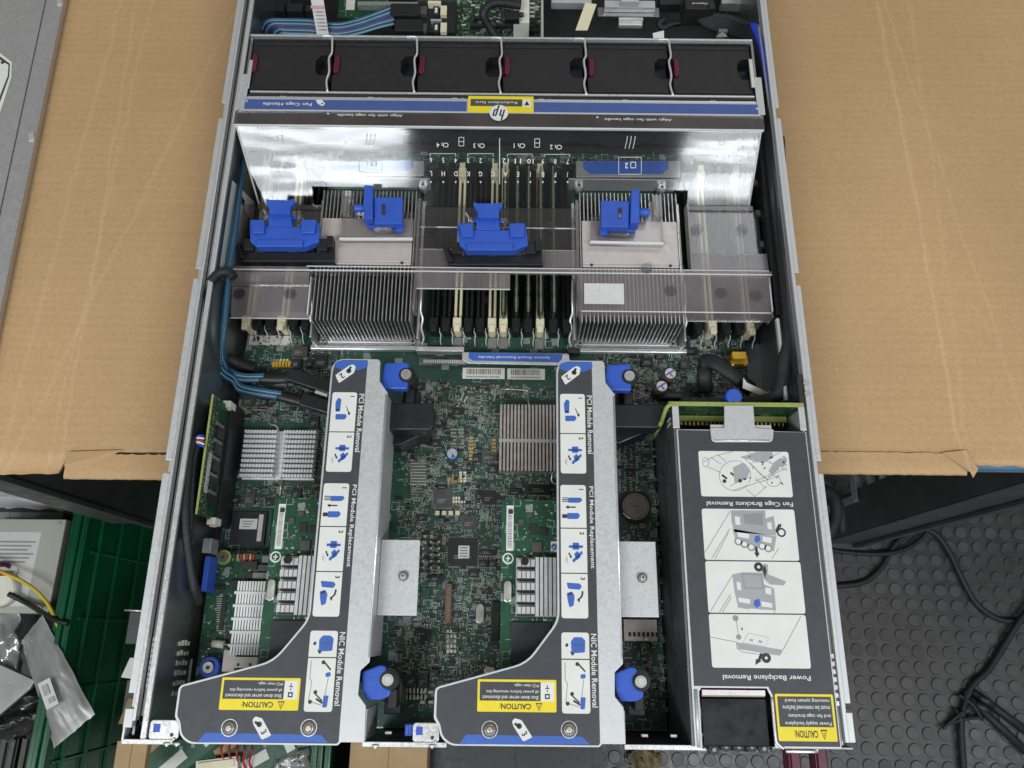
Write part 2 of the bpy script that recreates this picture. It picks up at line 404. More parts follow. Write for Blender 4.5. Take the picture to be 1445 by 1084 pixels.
fl = MB(); fl.poly3([(-3000,-2500,FLOOR),(3500,-2500,FLOOR),(3500,4000,FLOOR),(-3000,4000,FLOOR)], M['floor'])
PIT = 27.6
for i in range(-14, 46):
    for j in range(-13, 22):
        x, y = 560 + i*PIT, 0 + j*PIT*.985
        a = radians(-1.2); x, y = 560+(x-560)*cos(a)-y*sin(a), (x-560)*sin(a)+y*cos(a)
        n = 14; r0, r1, h = 11.4, 10.2, 2.6
        k = fl.add([(x+r0*cos(2*pi*t/n), y+r0*sin(2*pi*t/n), FLOOR+.2) for t in range(n)]+[(x+r1*cos(2*pi*t/n), y+r1*sin(2*pi*t/n), FLOOR+h) for t in range(n)])
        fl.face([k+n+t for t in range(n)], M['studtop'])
        for t in range(n): fl.face((k+t,k+(t+1)%n,k+n+(t+1)%n,k+n+t), M['floor'], True)
tag(fl.build('floor'), kind='structure')

# ---- workbench
M['bench'] = pmat('grey_painted_steel', (.075,.077,.078), .45, .3, .15, 20.)
M['benchtop'] = pmat('bench_laminate', (.25,.22,.18), .6)
M['bluestrip'] = pmat('blue_edge_band', (.10,.22,.33), .5)
t = thing('workbench', 'grey steel workbench under the cardboard and the open server', 'workbench', (234,700,FLOOR))
b = MB(); b.box(-1300,1900,196,1400,-34,-4, M['benchtop']); b.build('tabletop', t, 1)
b = MB(); b.box(-1300,1900,192.6,195.8,-16,-4.2, M['bluestrip']); b.build('edge_band', t)
b = MB(); b.box(-1300,1900,215,255,-90,-35, M['bench']); b.build('apron', t)
def leg(x, y, s):
    # folded channel: front web, outer face, inner lip
    b = MB(); b.box(x,x+s*66,y,y+3,FLOOR+1,-35,M['bench']); b.box(x,x+s*3,y+3.2,y+72,FLOOR+1,-35,M['bench'])
    b.box(x+s*3.2,x+s*22,y+69,y+72,FLOOR+1,-35,M['bench']); b.box(x+s*63,x+s*66,y+3.2,y+22,FLOOR+1,-35,M['bench'])
    b.box(x+s*58,x+s*70,y-7,y-.5,FLOOR+1,-35,M['bench']); b.box(x-s*20,x+s*86,y-15,y+90,FLOOR,FLOOR+5,M['bench']); b.build('leg', t, 1)
def side_panel(x, y):
    # hanging side of the bench frame, ending above the crate
    b = MB(); b.box(x-66,x,y,y+3,-548,-35,M['bench']); b.box(x-3,x,y+3.2,y+150,-548,-35,M['bench']); b.box(x-66,x-63,y+3.2,y+30,-548,-35,M['bench'])
    b.box(x-9,x+4,y-7,y-.5,-548,-35,M['bench']); b.box(x-2.8,x+14,y+150.2,y+153,-548,-35,M['bench']); b.build('side_panel', t, 1)
LEGP = U(225,741,-560); side_panel(LEGP.x, LEGP.y); leg(822, 236, 1)
b = MB(); b.box(-1200,1800,1300,1360,FLOOR,-35,M['bench']); b.build('rear_panel', t)

# ---- cardboard
def card_mat():
    m, nt, b = new_mat('corrugated_cardboard'); L = nt.links.new
    tc = nd(nt, 'ShaderNodeNewGeometry'); sx = nd(nt, 'ShaderNodeSeparateXYZ'); L(tc.outputs['Position'], sx.inputs[0])
    big = nd(nt, 'ShaderNodeTexNoise', i_Scale=4., i_Detail=5.); L(tc.outputs['Position'], big.inputs['Vector'])
    mp = nd(nt, 'ShaderNodeMapping'); mp.inputs['Scale'].default_value = (9, 110, 1); L(tc.outputs['Position'], mp.inputs[0])
    ln = nd(nt, 'ShaderNodeTexNoise', i_Scale=1., i_Detail=4.); L(mp.outputs[0], ln.inputs['Vector'])
    fib = nd(nt, 'ShaderNodeTexNoise', i_Scale=420., i_Detail=5.); L(tc.outputs['Position'], fib.inputs['Vector'])
    wv = nd(nt, 'ShaderNodeTexWave', bands_direction='Y', i_Scale=44., i_Distortion=.6); L(tc.outputs['Position'], wv.inputs['Vector'])
    a1 = nd(nt, 'ShaderNodeMapRange', i_1=.35, i_2=.65, i_3=.93, i_4=1.06); L(big.outputs['Fac'], a1.inputs[0])
    a2 = nd(nt, 'ShaderNodeMapRange', i_1=.25, i_2=.7, i_3=.965, i_4=1.02); L(ln.outputs['Fac'], a2.inputs[0])
    a3 = nd(nt, 'ShaderNodeMapRange', i_1=.3, i_2=.7, i_3=.93, i_4=1.07); L(fib.outputs['Fac'], a3.inputs[0])
    p1 = nd(nt, 'ShaderNodeMath', operation='MULTIPLY'); L(a1.outputs[0], p1.inputs[0]); L(a2.outputs[0], p1.inputs[1])
    p2 = nd(nt, 'ShaderNodeMath', operation='MULTIPLY'); L(p1.outputs[0], p2.inputs[0]); L(a3.outputs[0], p2.inputs[1])
    mx = nd(nt, 'ShaderNodeMix', data_type='RGBA', blend_type='MULTIPLY'); mx.inputs[0].default_value = 1
    mx.inputs[6].default_value = (.53,.335,.168,1); L(p2.outputs[0], mx.inputs[7])
    # paler rubbed lines along old folds
    last = mx.outputs[2]
    for (x0,y0,x1,y1,wd,st) in CREASES:
        dx, dy = x1-x0, y1-y0; l = math.hypot(dx,dy); nx, ny = -dy/l, dx/l
        q = nd(nt, 'ShaderNodeVectorMath', operation='DOT_PRODUCT'); L(tc.outputs['Position'], q.inputs[0]); q.inputs[1].default_value = (nx,ny,0)
        nn = nd(nt, 'ShaderNodeTexNoise', i_Scale=14., i_Detail=3.); L(tc.outputs['Position'], nn.inputs['Vector'])
        w = nd(nt, 'ShaderNodeMath', operation='MULTIPLY', i_1=.012); L(nn.outputs['Fac'], w.inputs[0])
        ad = nd(nt, 'ShaderNodeMath', operation='ADD'); L(q.outputs['Value'], ad.inputs[0]); L(w.outputs[0], ad.inputs[1])
        su = nd(nt, 'ShaderNodeMath', operation='SUBTRACT', i_1=(nx*x0+ny*y0)*.001+.006); L(ad.outputs[0], su.inputs[0])
        ab = nd(nt, 'ShaderNodeMath', operation='ABSOLUTE'); L(su.outputs[0], ab.inputs[0])
        k = nd(nt, 'ShaderNodeMapRange', i_1=0., i_2=wd*.001, i_3=st, i_4=0.); L(ab.outputs[0], k.inputs[0])
        k2 = nd(nt, 'ShaderNodeMath', operation='MULTIPLY'); L(k.outputs[0], k2.inputs[0]); L(fib.outputs['Fac'], k2.inputs[1])
        c = nd(nt, 'ShaderNodeMix', data_type='RGBA'); L(k2.outputs[0], c.inputs[0]); L(last, c.inputs[6]); c.inputs[7].default_value = (.72,.52,.30,1); last = c.outputs[2]
    L(last, b.inputs['Base Color']); b.inputs['Roughness'].default_value = .62; b.inputs['Specular IOR Level'].default_value = .35
    h = nd(nt, 'ShaderNodeMath', operation='ADD'); L(wv.outputs['Fac'], h.inputs[0]); L(ln.outputs['Fac'], h.inputs[1])
    bp = nd(nt, 'ShaderNodeBump', i_Strength=.16, i_Distance=.0006); L(h.outputs[0], bp.inputs['Height']); L(bp.outputs[0], b.inputs['Normal'])
    return m
def PP(px, py, z=0): return XY(px, py, z)
_cr = [(192,0,130,380,2.2,.38),(170,0,72,370,3,.35),(205,40,160,240,2,.4),(1236,0,1345,560,1.8,.38),(1285,110,1312,190,2,.4),(1345,560,1364,660,3,.4),(20,640,60,560,3,.35),(1330,340,1365,600,3,.3)]
CREASES = [(*PP(a,b_),*PP(c,d),w_,s_) for a,b_,c,d,w_,s_ in _cr]
M['card'] = card_mat()
t = thing('cardboard_sheet', 'flattened brown cardboard box spread over the bench under the server', 'cardboard', (234,500,-4))
def bumpz(x, y):
    z = -1.2
    for (x0,y0,x1,y1,wd,st) in CREASES:
        dx, dy = x1-x0, y1-y0; l = math.hypot(dx,dy); s_ = ((x-x0)*dx+(y-y0)*dy)/l
        d = abs((x-x0)*(-dy/l)+(y-y0)*dx/l)
        if -20 < s_ < l+20 and d < 8: z += 1.0*st*(1-d/8)**2
    return z
b = MB()
def cgrid(xs, ys, y0f):
    rows = []
    for i, x in enumerate(xs):
        col = []
        for j, y in enumerate(ys):
            yy = y0f(x) if j == 0 else y
            col.append(b.add([(x, yy, bumpz(x, yy))]))
        rows.append(col)
    for i in range(len(xs)-1):
        for j in range(len(ys)-1): b.face((rows[i][j],rows[i+1][j],rows[i+1][j+1],rows[i][j+1]), M['card'], True)
    for i in range(len(xs)-1):   # cut edge
        a, c = rows[i][0], rows[i+1][0]; k = b.add([b.v[a]+Vector((0,1,-2.6)), b.v[c]+Vector((0,1,-2.6))]); b.face((k,k+1,c,a), M['card'])
jag = random.Random(3)
xs = [-700+i*7 for i in range(287)]
jg = [jag.uniform(-.6,.6) for _ in xs]
def edge(x):
    i = min(range(len(xs)), key=lambda k: abs(xs[k]-x))
    if x < -113: return 179.5+jg[i]+.012*(x+113)
    if x < 590: return 198+.012*x*.5+jg[i]*.3
    return 193.5+jg[i]*1.6
cgrid(xs, [180]+[200+6*i for i in range(120)], edge)
b.build('main_panel', t)
# two torn front flaps folded over the bench edge
def flap(name, x0, x1, y0, y1, pts_extra, z0):
    b = MB(); n = 40
    top = [(x0+(x1-x0)*i/n, y1+jag.uniform(-.5,.5)) for i in range(n+1)]; bot = [(x0+(x1-x0)*i/n, y0+jag.uniform(-.25,.25)) for i in range(n+1)]
    k = b.add([(x,y,z0) for x,y in top]+[(x,y-(-0),z0+.4) for x,y in [(p[0],(q[1]+p[1])/2) for p,q in zip(top,bot)]]+[(x,y+2,z0) for x,y in bot]+[(x,y,z0-1.4) for x,y in bot]+[(x,y+1.5,z0-3.6) for x,y in bot])
    for r in range(4):
        for i in range(n): b.face((k+r*(n+1)+i,k+(r+1)*(n+1)+i,k+(r+1)*(n+1)+i+1,k+r*(n+1)+i+1), M['card'], True)
    for f in pts_extra: b.poly3(f, M['card'])
    return b.build(name, t)
flap('flap', -113, 6, 175.6, 195.6, [], .9)
flap('flap', 440, 590, 186, 203.6, [], .9)
# creased paper corners at the torn ends
b = MB(); b.poly3([(-113,197,1.4),(-70,199,1.0),(-113,186,2.8)], M['card']); b.poly3([(-113,186,2.8),(-70,199,1.0),(-108,178,1.6)], M['card']); b.build('torn_corner', t)
b = MB(); b.poly3([(573,204,1.2),(592,206,2.2),(591,188,3.4)], M['card']); b.poly3([(591,188,3.4),(592,206,2.2),(599,191,1.2),(594,184,.5)], M['card']); b.build('torn_corner', t)

# ---- cover of the server, lying to the left
t = thing('steel_panel', 'grey steel server cover lying flat on the cardboard at the left edge', 'lid', (-330,450,0))
pts = [XY(90,0,6), XY(12,380,6), XY(-6,462,6)]
d = Vector((pts[0][0]-pts[1][0], pts[0][1]-pts[1][1])).normalized()
A = Vector(pts[1])-d*180; B = Vector(pts[1])+d*420; nrm = Vector((-d.y, d.x))
M['lid'] = galv_mat('lid_steel', (.50,.49,.48), .6, .42, 400., .05)
b = MB(); b.prism([tuple(A+nrm*18), tuple(B+nrm*18), tuple(B+nrm*440), tuple(A+nrm*440)], 4, 6.2, M['lid']); b.build('panel', t, .6)
b = MB(); b.prism([tuple(A+nrm*1.2), tuple(B+nrm*1.2), tuple(B+nrm*17.6), tuple(A+nrm*17.6)], 2.6, 5.0, M['lid'])
b.prism([tuple(A), tuple(B), tuple(B+nrm*1.2), tuple(A+nrm*1.2)], .2, 6.0, M['lid']); b.build('side_flange', t, .4)
for s_ in (.52, .775):
    p = A+(B-A)*s_+nrm*4; b = MB(); b.obox((p.x,p.y,5.6), (9,5,1.6), math.atan2(d.y,d.x)+.25, M['bright']); b.build('latch_tab', t, .4)
lb = [XY(-40,60,6.4), XY(0,75,6.4), XY(17,88,6.4), XY(16,110,6.4), XY(0,160,6.4), XY(-40,260,6.4)]
b = MB(); b.prism(lb, 6.3, 6.6, M['white']); o = b.build('sticker', t)
b = MB(); q = [XY(-38,64,6.7), XY(-1,79,6.7), XY(14,90,6.7), XY(13,108,6.7), XY(-3,152,6.7), XY(-40,250,6.7)]
b.prism(q, 6.62, 6.7, M['label']); q2 = [XY(-38,68,6.7), XY(-2,83,6.7), XY(12,92,6.7), XY(11,107,6.7), XY(-5,148,6.7), XY(-40,240,6.7)]
b.prism(q2, 6.72, 6.78, M['white']); b.cyl(*XY(4,88,6.7), 6.8, 6.86, 2.0, M['label']); b.build('sticker_print', o)
# ================================================================== things on the floor behind and below the server
M['crate'] = pmat('green_crate_plastic', (.004,.075,.029), .2, 0, .25, 9., .1, 200.)
M['psuwhite'] = pmat('beige_enamel', (.42,.42,.36), .5, .1, .06, 10.)
M['bagsilver'] = pmat('silver_antistatic_film', (.34,.335,.325), .34, .35, .12, 18., .5, 45.)
M['bagclear'] = clear_mat('clear_bag_film', (.75,.75,.75), .35, (.55,.55,.52), .12, .15, .002)
M['poly'] = pmat('white_polythene', (.52,.53,.53), .35, 0, .2, 12., .8, 30.)
M['greybox'] = pmat('grey_carton', (.30,.30,.30), .6, 0, .1, 12.)
M['junk'] = pmat('dark_antistatic_film', (.035,.034,.034), .22, .3, .4, 14., 1.0, 30.)
M['yelcable'] = pmat('yellow_cable', (.62,.47,.03), .45)
M['red'] = pmat('red_wire', (.42,.02,.02), .45)
M['ochre'] = pmat('khaki_cloth', (.20,.155,.075), .8, 0, .2, 40., .5, 300.)
M['sticker'] = pmat('pale_sticker', (.62,.6,.58), .55, 0, .05)
M['railgrey'] = pmat('zinc_rail', (.42,.42,.43), .4, .6, .1)

# green crate, open top, ribbed walls
t = thing('plastic_crate', 'green ribbed plastic crate standing on the floor behind the server', 'crate', (-230,-50,FLOOR))
b = MB(); X0,X1,Y0,Y1,Z0,Z1 = -420,-8,-340,330,FLOOR,-560
b.box(X0+22,X1-22,Y0+22,Y1-22,Z0,Z0+6,M['crate'])
b.box(X0+22,X0+26,Y0+22,Y1-22,Z0+6,Z1,M['crate']); b.box(X1-26,X1-22,Y0+22,Y1-22,Z0+6,Z1,M['crate'])
b.box(X0+26,X1-26,Y0+22,Y0+26,Z0+6,Z1,M['crate']); b.box(X0+26,X1-26,Y1-26,Y1-22,Z0+6,Z1,M['crate'])
b.build('body', t, 1)
b = MB()
for i, (o_, w_, z_) in enumerate([(0,9,-2),(9.5,7,4),(17,8,0)]):
    b.box(X0+o_,X0+o_+w_,Y0+o_,Y1-o_,Z1-14,Z1+z_,M['crate']); b.box(X1-o_-w_,X1-o_,Y0+o_,Y1-o_,Z1-14,Z1+z_,M['crate'])
    b.box(X0+o_+w_,X1-o_-w_,Y0+o_,Y0+o_+w_,Z1-14,Z1+z_,M['crate']); b.box(X0+o_+w_,X1-o_-w_,Y1-o_-w_,Y1-o_,Z1-14,Z1+z_,M['crate'])
b.build('rim', t, 1.5)
b = MB()
for z in (-600,-660,-730,-800): b.box(X0+26.2,X0+32,Y0+26,Y1-26,z,z+6,M['crate'])
for y in range(-300,220,95): b.box(X0+26.2,X0+30,y,y+5,Z0+6,Z1-16,M['crate'])
b.build('rib', t, 1)

# loose stuff in the crate
def card_thing(px, py, z, ang, w, h, label):
    c = U(px, py, z); R = Matrix.Rotation(ang, 3, 'Z')
    t = thing('circuit_card', label, 'circuit card', (c.x,c.y,z))
    b = MB(); b.obox(c, (w,h,2), ang, M['pcbb']); b.build('board', t)
    b = MB(); b.obox(c+R@Vector((-w*.1,-h*.18,1.6)), (w*.45,h*.25,1), ang, M['sticker']); b.build('sticker', t)
    b = MB(); b.obox(c+R@Vector((0,h*.42,1.8)), (w,h*.16,1.4), ang, M['cardbox']); b.obox(c+R@Vector((w*.42,-h*.05,2.2)), (w*.12,h*.7,2.6), ang, M['creamw']); b.cyl(*(c+R@Vector((w*.3,-h*.1,0))).xy,z+1.2,z+2.0,4,M['ink']); b.build('bracket', t)
card_thing(243,1064,-640,.72,120,62,'green circuit card with a white sticker poking out below the first caution label')
b = MB()
for k in range(5):
    x = 318+k*9; b.tube([U(x,1044,-640), U(x-6+k*2,1060,-630+4*k), U(x+2-k,1078,-640), U(x+10,1100,-660)], 1.6, M['red'], 6)
tag(b.build('wire_bundle', loc=U(330,1060,-640)), 'loose red wires hanging in the green crate below the server', 'wires')
card_thing(362,1060,-650,.5,110,60,'dark green circuit card lying between red wires and a clear bag')
def crumple(name, pts, z, mat, label, cat, seed, amp=9, th=16, n=14):
    """soft bag: closed pillow over a quad of photo points"""
    r = random.Random(seed); q = [U(px,py,zz) for (px,py,zz) in pts]
    b = MB(); top = []; bot = []
    hx = [[r.uniform(-1,1) for _ in range(n+1)] for _ in range(n+1)]
    for i in range(n+1):
        for j in range(n+1):
            u, v = i/n, j/n; p = q[0]*(1-u)*(1-v)+q[1]*u*(1-v)+q[2]*u*v+q[3]*(1-u)*v
            e = (1-(2*u-1)**4)*(1-(2*v-1)**4)
            h = (hx[i][j]*.35+math.sin(u*9+seed+3*v)*.4+math.sin(v*13-seed+u*5)*.4)*amp*min(1,e*2)
            jx, jy = (r.uniform(-1,1)*amp*.25, r.uniform(-1,1)*amp*.25)
            top.append(b.add([p+Vector((jx,jy,th*e*.5+h))])); bot.append(b.add([p+Vector((jx,jy,-th*e*.3))]))
    for i in range(n):
        for j in range(n):
            a_, b_, c_, d_ = i*(n+1)+j, (i+1)*(n+1)+j, (i+1)*(n+1)+j+1, i*(n+1)+j+1
            b.face((top[a_],top[b_],top[c_],top[d_]), mat, True); b.face((bot[d_],bot[c_],bot[b_],bot[a_]), mat, True)
    per = [i*(n+1) for i in range(n+1)]+[n*(n+1)+j for j in range(1,n+1)]+[i*(n+1)+n for i in range(n-1,-1,-1)]+[j for j in range(n-1,0,-1)]
    for i in range(len(per)):
        a_, c_ = per[i], per[(i+1)%len(per)]; b.face((top[a_],bot[a_],bot[c_],top[c_]), mat)
    c = sum(q, Vector())/4
    o = b.build(name, loc=(c.x,c.y,c.z))
    tag(o, label, cat); return o
crumple('plastic_bag', [(385,1056,-660),(440,1052,-650),(446,1110,-660),(380,1110,-660)], 0, M['bagclear'], 'crumpled clear bag of small parts in the crate below the second screw', 'bag', 5, 8, 26)
b = MB(); c = U(308,1078,-640); b.obox(c,(60,16,14),.12,M['creamw']); b.obox(c+Vector((0,0,8)),(52,11,3),.12,M['cream'])
tag(b.build('connector_block', bevel=1, loc=c), 'ivory connector block lying in the crate beside the red wires', 'connector')

def carton(px0, px1, py0, z, d, h, name, label, mat):
    a, c = U(px0,py0,z), U(px1,py0,z); t = thing(name, label, 'box', ((a.x+c.x)/2, a.y-d/2, z-h))
    b = MB(); b.box(a.x,c.x,a.y-d,a.y,z-h,z-1.5,mat); b.build('body', t, 1)
    b = MB(); m_ = (a.x+c.x)/2; b.box(a.x,m_-.4,a.y-d,a.y,z-1.3,z,mat); b.box(m_+.4,c.x,a.y-d,a.y,z-1.3,z,mat); b.build('flap', t)
carton(496,604,1035,-600,160,280,'carton','brown cardboard carton on the floor below the gap between the riser cages', M['cardbox'])
carton(606,850,1030,-640,200,240,'storage_box','matt black box on the floor below the second riser cage', M['black'])
carton(166,209,1046,-545,60,14,'carton','small brown carton lying on the crate below the left rear corner', M['cardbox'])

# power unit standing on a dark box
t0 = U(82,733,-600); t1 = U(80,866,-600)
XR, YT, YB = (t0.x+t1.x)/2, t0.y, t1.y
bx = MB(); bx.box(XR-170,XR-4,YB-40,YT+6,FLOOR,-687,M['black']); bx.box(XR-172,XR-2,YB-42,YT+8,-700,-686.5,M['black'])
tag(bx.build('storage_box', bevel=2, loc=(XR-85,YB+50,FLOOR)), 'low black storage box carrying the beige power unit', 'box')
t = thing('power_unit', 'beige computer power unit with a printed label left of the green crate', 'power unit', (XR-75,(YT+YB)/2,-686))
b = MB(); b.box(XR-150,XR,YB,YT,-686,-600,M['psuwhite']); b.build('case', t, 1.2)
b = MB(); b.flat([(XR-150,YB+10),(XR-36,YB+10),(XR-34,YT-20),(XR-150,YT-20)], -599.8, M['sticker']); o = b.build('rating_label', t)
b = MB()
for k in range(6): b.box(XR-150,XR-40-5*(k%3),YT-36-k*6,YT-33.6-k*6,-599.7,-599.5,M['line_ink'])
b.box(XR-130,XR-50,YB+26,YB+36,-599.7,-599.5,M['blue_dull']); b.build('rating_print', o)
for x, y in ((XR-9,YT-7),(XR-12,YB+7)):
    b = MB(); b.cyl(x,y,-600,-598.5,3,M['tin'],10); b.build('screw', t)
b = MB(); b.tube([U(-20,812,-590),U(0,812,-588),U(9,812,-588)],3.4,M['red'],8); b.rod(U(9,812,-588),U(19,812,-588),1.8,M['tin']); b.rod(U(19,811,-588),U(27,803,-588),.9,M['tin'])
b.tube([U(-20,800,-588),U(5,797,-588),U(14,800,-588)],3.2,M['magenta'],8)
tag(b.build('crocodile_clip', loc=U(5,810,-590)), 'red crocodile clip lying on the beige power unit', 'clip')
b = MB(); b.tube([U(-30,790,-570),U(0,806,-570),U(38,824,-570),U(66,850,-565),U(84,889,-560)], 2.6, M['yelcable'], 8)
tag(b.build('cable', loc=U(40,825,-570)), 'yellow cable curving over the beige power unit', 'cable')
b = MB(); b.tube([U(12,838,-585),U(40,852,-590),U(72,872,-560),U(96,880,-556)], 4, M['black'], 8)
tag(b.build('cable', loc=U(45,855,-590)), 'thick black lead running under the yellow cable', 'cable')
b = MB(); c = U(-3,832,-585); b.cyl(c.x,c.y,-598,-585,26,M['creamw'],28,22)
tag(b.build('plastic_cup', loc=(c.x,c.y,-598)), 'round ivory cup at the left edge below the power unit', 'cup')
o = crumple('antistatic_bag', [(30,905,-600),(60,868,-560),(134,1008,-548),(76,1056,-560)], 0, M['bagsilver'], 'silver grey antistatic bag with a small white sticker lying over the crate rim', 'bag', 2, 4, 22, 18)
b = MB(); c = U(68,979,-541); b.obox(c,(17,38,.8),.52,M['sticker']); c2 = U(65,974,-540); b.obox(c2+Vector((0,0,.8)),(8,14,.3),.52,M['grey_ink']); c3=U(73,988,-540); b.obox(c3+Vector((0,0,.8)),(8,7,.3),.52,M['grey_ink'])
s_ = b.build('sticker', loc=ORG[o]); s_.parent = o; s_.location = (0,0,0); ORG[s_] = ORG[o]
crumple('polythene_bag', [(-40,664,-680),(150,664,-690),(150,722,-700),(-40,716,-690)], 0, M['poly'], 'white wrinkled polythene bag behind the left bench leg', 'bag', 4, 10, 26, 18)
carton(-60,90,722,-715,60,165,'carton','grey carton on the floor between the power unit and the white polythene bag', M['greybox'])
crumple('antistatic_bag', [(-30,860,-620),(30,850,-610),(30,960,-620),(-30,960,-620)], 0, M['bagclear'], 'clear bag with gold contacts inside, at the left edge above the grey lid', 'bag', 8, 12, 30)
b = MB(); p = [XY(-30,925,-595),XY(0,938,-595),XY(49,960,-595),XY(42,972,-595),XY(0,1008,-595),XY(-30,1030,-595)]
b.prism(p, -602, -595, M['bagsilver']); tag(b.build('metal_tray', bevel=1, loc=(*p[2],-602)), 'flat grey metal tray jutting in at the left edge below the silver bag', 'tray')
crumple('antistatic_bag', [(-30,985,-640),(72,970,-640),(70,1040,-650),(-30,1050,-650)], 0, M['junk'], 'dark shiny antistatic bag crumpled under the grey lid', 'bag', 9, 16, 26)
for k in range(5):
    c = U(4+k*15, 1062, -660); b = MB(); b.box(c.x-7,c.x+7,c.y-60,c.y+30+4*(k%3),-700,-660+4*(k%2),M['black']); b.box(c.x-4,c.x+4,c.y-60,c.y+26,-659.5+4*(k%2),-656+4*(k%2),M['chipg'])
    tag(b.build('drive_caddy', bevel=1, loc=(c.x,c.y,-700)), 'black drive caddies standing in a row at the bottom left corner', 'caddy', 'drive caddies in the bottom left corner')
b = MB(); b.box(U(0,1062,-700).x-40,U(70,1062,-700).x,U(0,1062,-700).y-70,U(0,1040,-700).y+70,FLOOR,-701,M['black'])
tag(b.build('storage_box', bevel=2, loc=U(20,1060,FLOOR)), 'low black storage box under the drive caddies at the bottom left', 'box')
# odd pieces by the left rear corner
b = MB(); p = [XY(183,928,-500),XY(200,928,-500),XY(200,960,-500),XY(170,956,-500)]; b.prism(p,-540,-500,M['sticker']); b.box(p[3][0],p[2][0],p[2][1]-40,p[2][1]-1,-560,-520,M['chipg'])
b.prism([XY(181,985,-505),XY(190,985,-505),XY(176,1022,-505),XY(166,1022,-505)],-530,-505,M['ochre'])
tag(b.build('adapter', bevel=1, loc=(*p[0],-540)), 'small white and grey adapter half hidden beside the left rear corner', 'adapter')
b = MB(); a = U(176,861,-540); b.rod(a, a+Vector((30,-1,0)), 1.6, M['tin']); b.box(a.x+6,a.x+30,a.y-45,a.y-3,-570,-545,M['chipg'])
tag(b.build('bracket', loc=a), 'thin metal bracket edge sticking out left of the server wall', 'bracket')

# right side: cables on the stud floor
def floor_cable(pts, r, label):
    b = MB(); b.tube([U(px,py,FLOOR+r+3+dz) for px,py,dz in pts], r, M['rubber'], 10)
    tag(b.build('cable', loc=U(pts[0][0],pts[0][1],FLOOR)), label, 'cable')
floor_cable([(1150,828,0),(1195,826,0),(1222,820,0),(1245,800,2),(1262,770,4),(1290,748,6),(1318,752,6),(1340,780,4),(1355,812,2),(1378,852,0),(1410,874,0),(1445,876,0),(1480,872,0)], 5.2, 'black cable looping in a wide wave across the stud floor')
floor_cable([(1150,772,8),(1190,779,4),(1240,782,12),(1275,776,10),(1300,760,8),(1318,735,10)], 4.2, 'thin black cable crossing the loop beside the right bench leg')
floor_cable([(1480,830,8),(1445,868,9),(1420,905,2),(1395,945,0),(1370,970,0),(1357,1010,0),(1357,1050,0),(1362,1110,0)], 6.0, 'black cable running down the floor to the bottom edge')
b = MB()
for a_, c_ in [((1330,1028),(1375,990)),((1335,1022),(1385,1012)),((1352,980),(1386,1016)),((1348,1000),(1356,1040)),((1362,975),(1352,1020))]:
    b.tube([U(*a_,FLOOR+9), U((a_[0]+c_[0])/2+4,(a_[1]+c_[1])/2-3,FLOOR+14), U(*c_,FLOOR+8)], 3.4, M['rubber'], 7)
tag(b.build('cable_tie', loc=U(1357,1010,FLOOR)), 'knot of black twist ties round the floor cable', 'tie')
for a_, c_, lb in [((1372,975),(1460,1040),'upper'),((1368,985),(1450,1062),'lower')]:
    b = MB(); b.rod(U(*a_,FLOOR+9),U(*c_,FLOOR+9),6.5,M['rubber'],12,7.5); b.rod(U(a_[0]+8,a_[1]+6,FLOOR+10),U(a_[0]+30,a_[1]+22,FLOOR+10),7.4,M['black'],12)
    tag(b.build('plug', loc=U(*a_,FLOOR)), 'black rod-like plug at the bottom right corner, %s of two' % lb, 'plug')
# rails standing under the bench
for k in range(4):
    p = U(1203+k*18, 690, -700); b = MB(); b.box(p.x,p.x+13,p.y-22+3*k,p.y+190,-708,-700,M['railgrey']); b.box(p.x+1,p.x+4,p.y-20+3*k,p.y+190,-699.8,-692,M['railgrey']); b.box(p.x,p.x+13,p.y-21+3*k,p.y-10+3*k,FLOOR,-708.2,M['railgrey'])
    tag(b.build('rail', bevel=.6, loc=(p.x,p.y,FLOOR)), 'zinc grey rail in the row of four under the right half of the bench', 'rail', 'rails standing under the bench')
b = MB(); b.tube([U(1160,690,-500),U(1175,700,-520),U(1180,730,-540),U(1166,760,-560)],9,M['rubber'],8); b.tube([U(1165,690,-560),U(1185,715,-580),U(1188,750,-600)],7,M['rubber'],8)
tag(b.build('cable', loc=U(1175,700,-520)), 'thick black cables hanging under the bench beside the rails', 'cable')
o = crumple('cloth', [(884,1072,FLOOR+12),(905,1046,FLOOR+14),(936,1070,FLOOR+12),(925,1110,FLOOR+12)], 0, M['ochre'], 'khaki cloth lying on the floor below the battery side of the server', 'cloth', 11, 10, 20)
# ================================================================== the server case
def yy(px, py, z=80): return U(px, py, z).y
ch = thing('server_chassis', 'open galvanised steel server case overhanging the bench, its cover off', 'server case', (222,350,0))
b = MB(); b.box(1,444,1,700,0,1.2,M['steel']); b.build('bottom_pan', ch)
# left wall: face, hem, groove, ridge
b = MB(); b.box(13.2,14.6,2,700,1.3,77.5,M['steel']); b.box(11.4,14.8,2,700,77.6,80.2,M['bright']); b.box(7.2,11.3,14,700,73,74.2,M['steel'])
b.box(5.0,7.1,12,700,74.8,80.4,M['bright']); b.box(3.2,4.9,3,700,1.3,74,M['steel'])
cuts = [-.0, yy(181,978), yy(178,1000), yy(233,649), yy(229,667), yy(274,378), yy(272,392), yy(311,144), yy(309,166), 700]
off = [0, .0, .0, .5, 0]
for i in range(0, len(cuts), 2):
    y0 = 12 if i == 0 else cuts[i-1]; y1 = cuts[i] if i else cuts[1]
segs = [(12, cuts[2]), (cuts[1], cuts[4]), (cuts[3], cuts[6]), (cuts[5], cuts[8]), (cuts[7], 700)]
segs = [(8, yy(178,1000)), (yy(181,978), yy(229,667)), (yy(233,649), yy(272,392)), (yy(274,378), yy(309,166)), (yy(311,144), 700)]
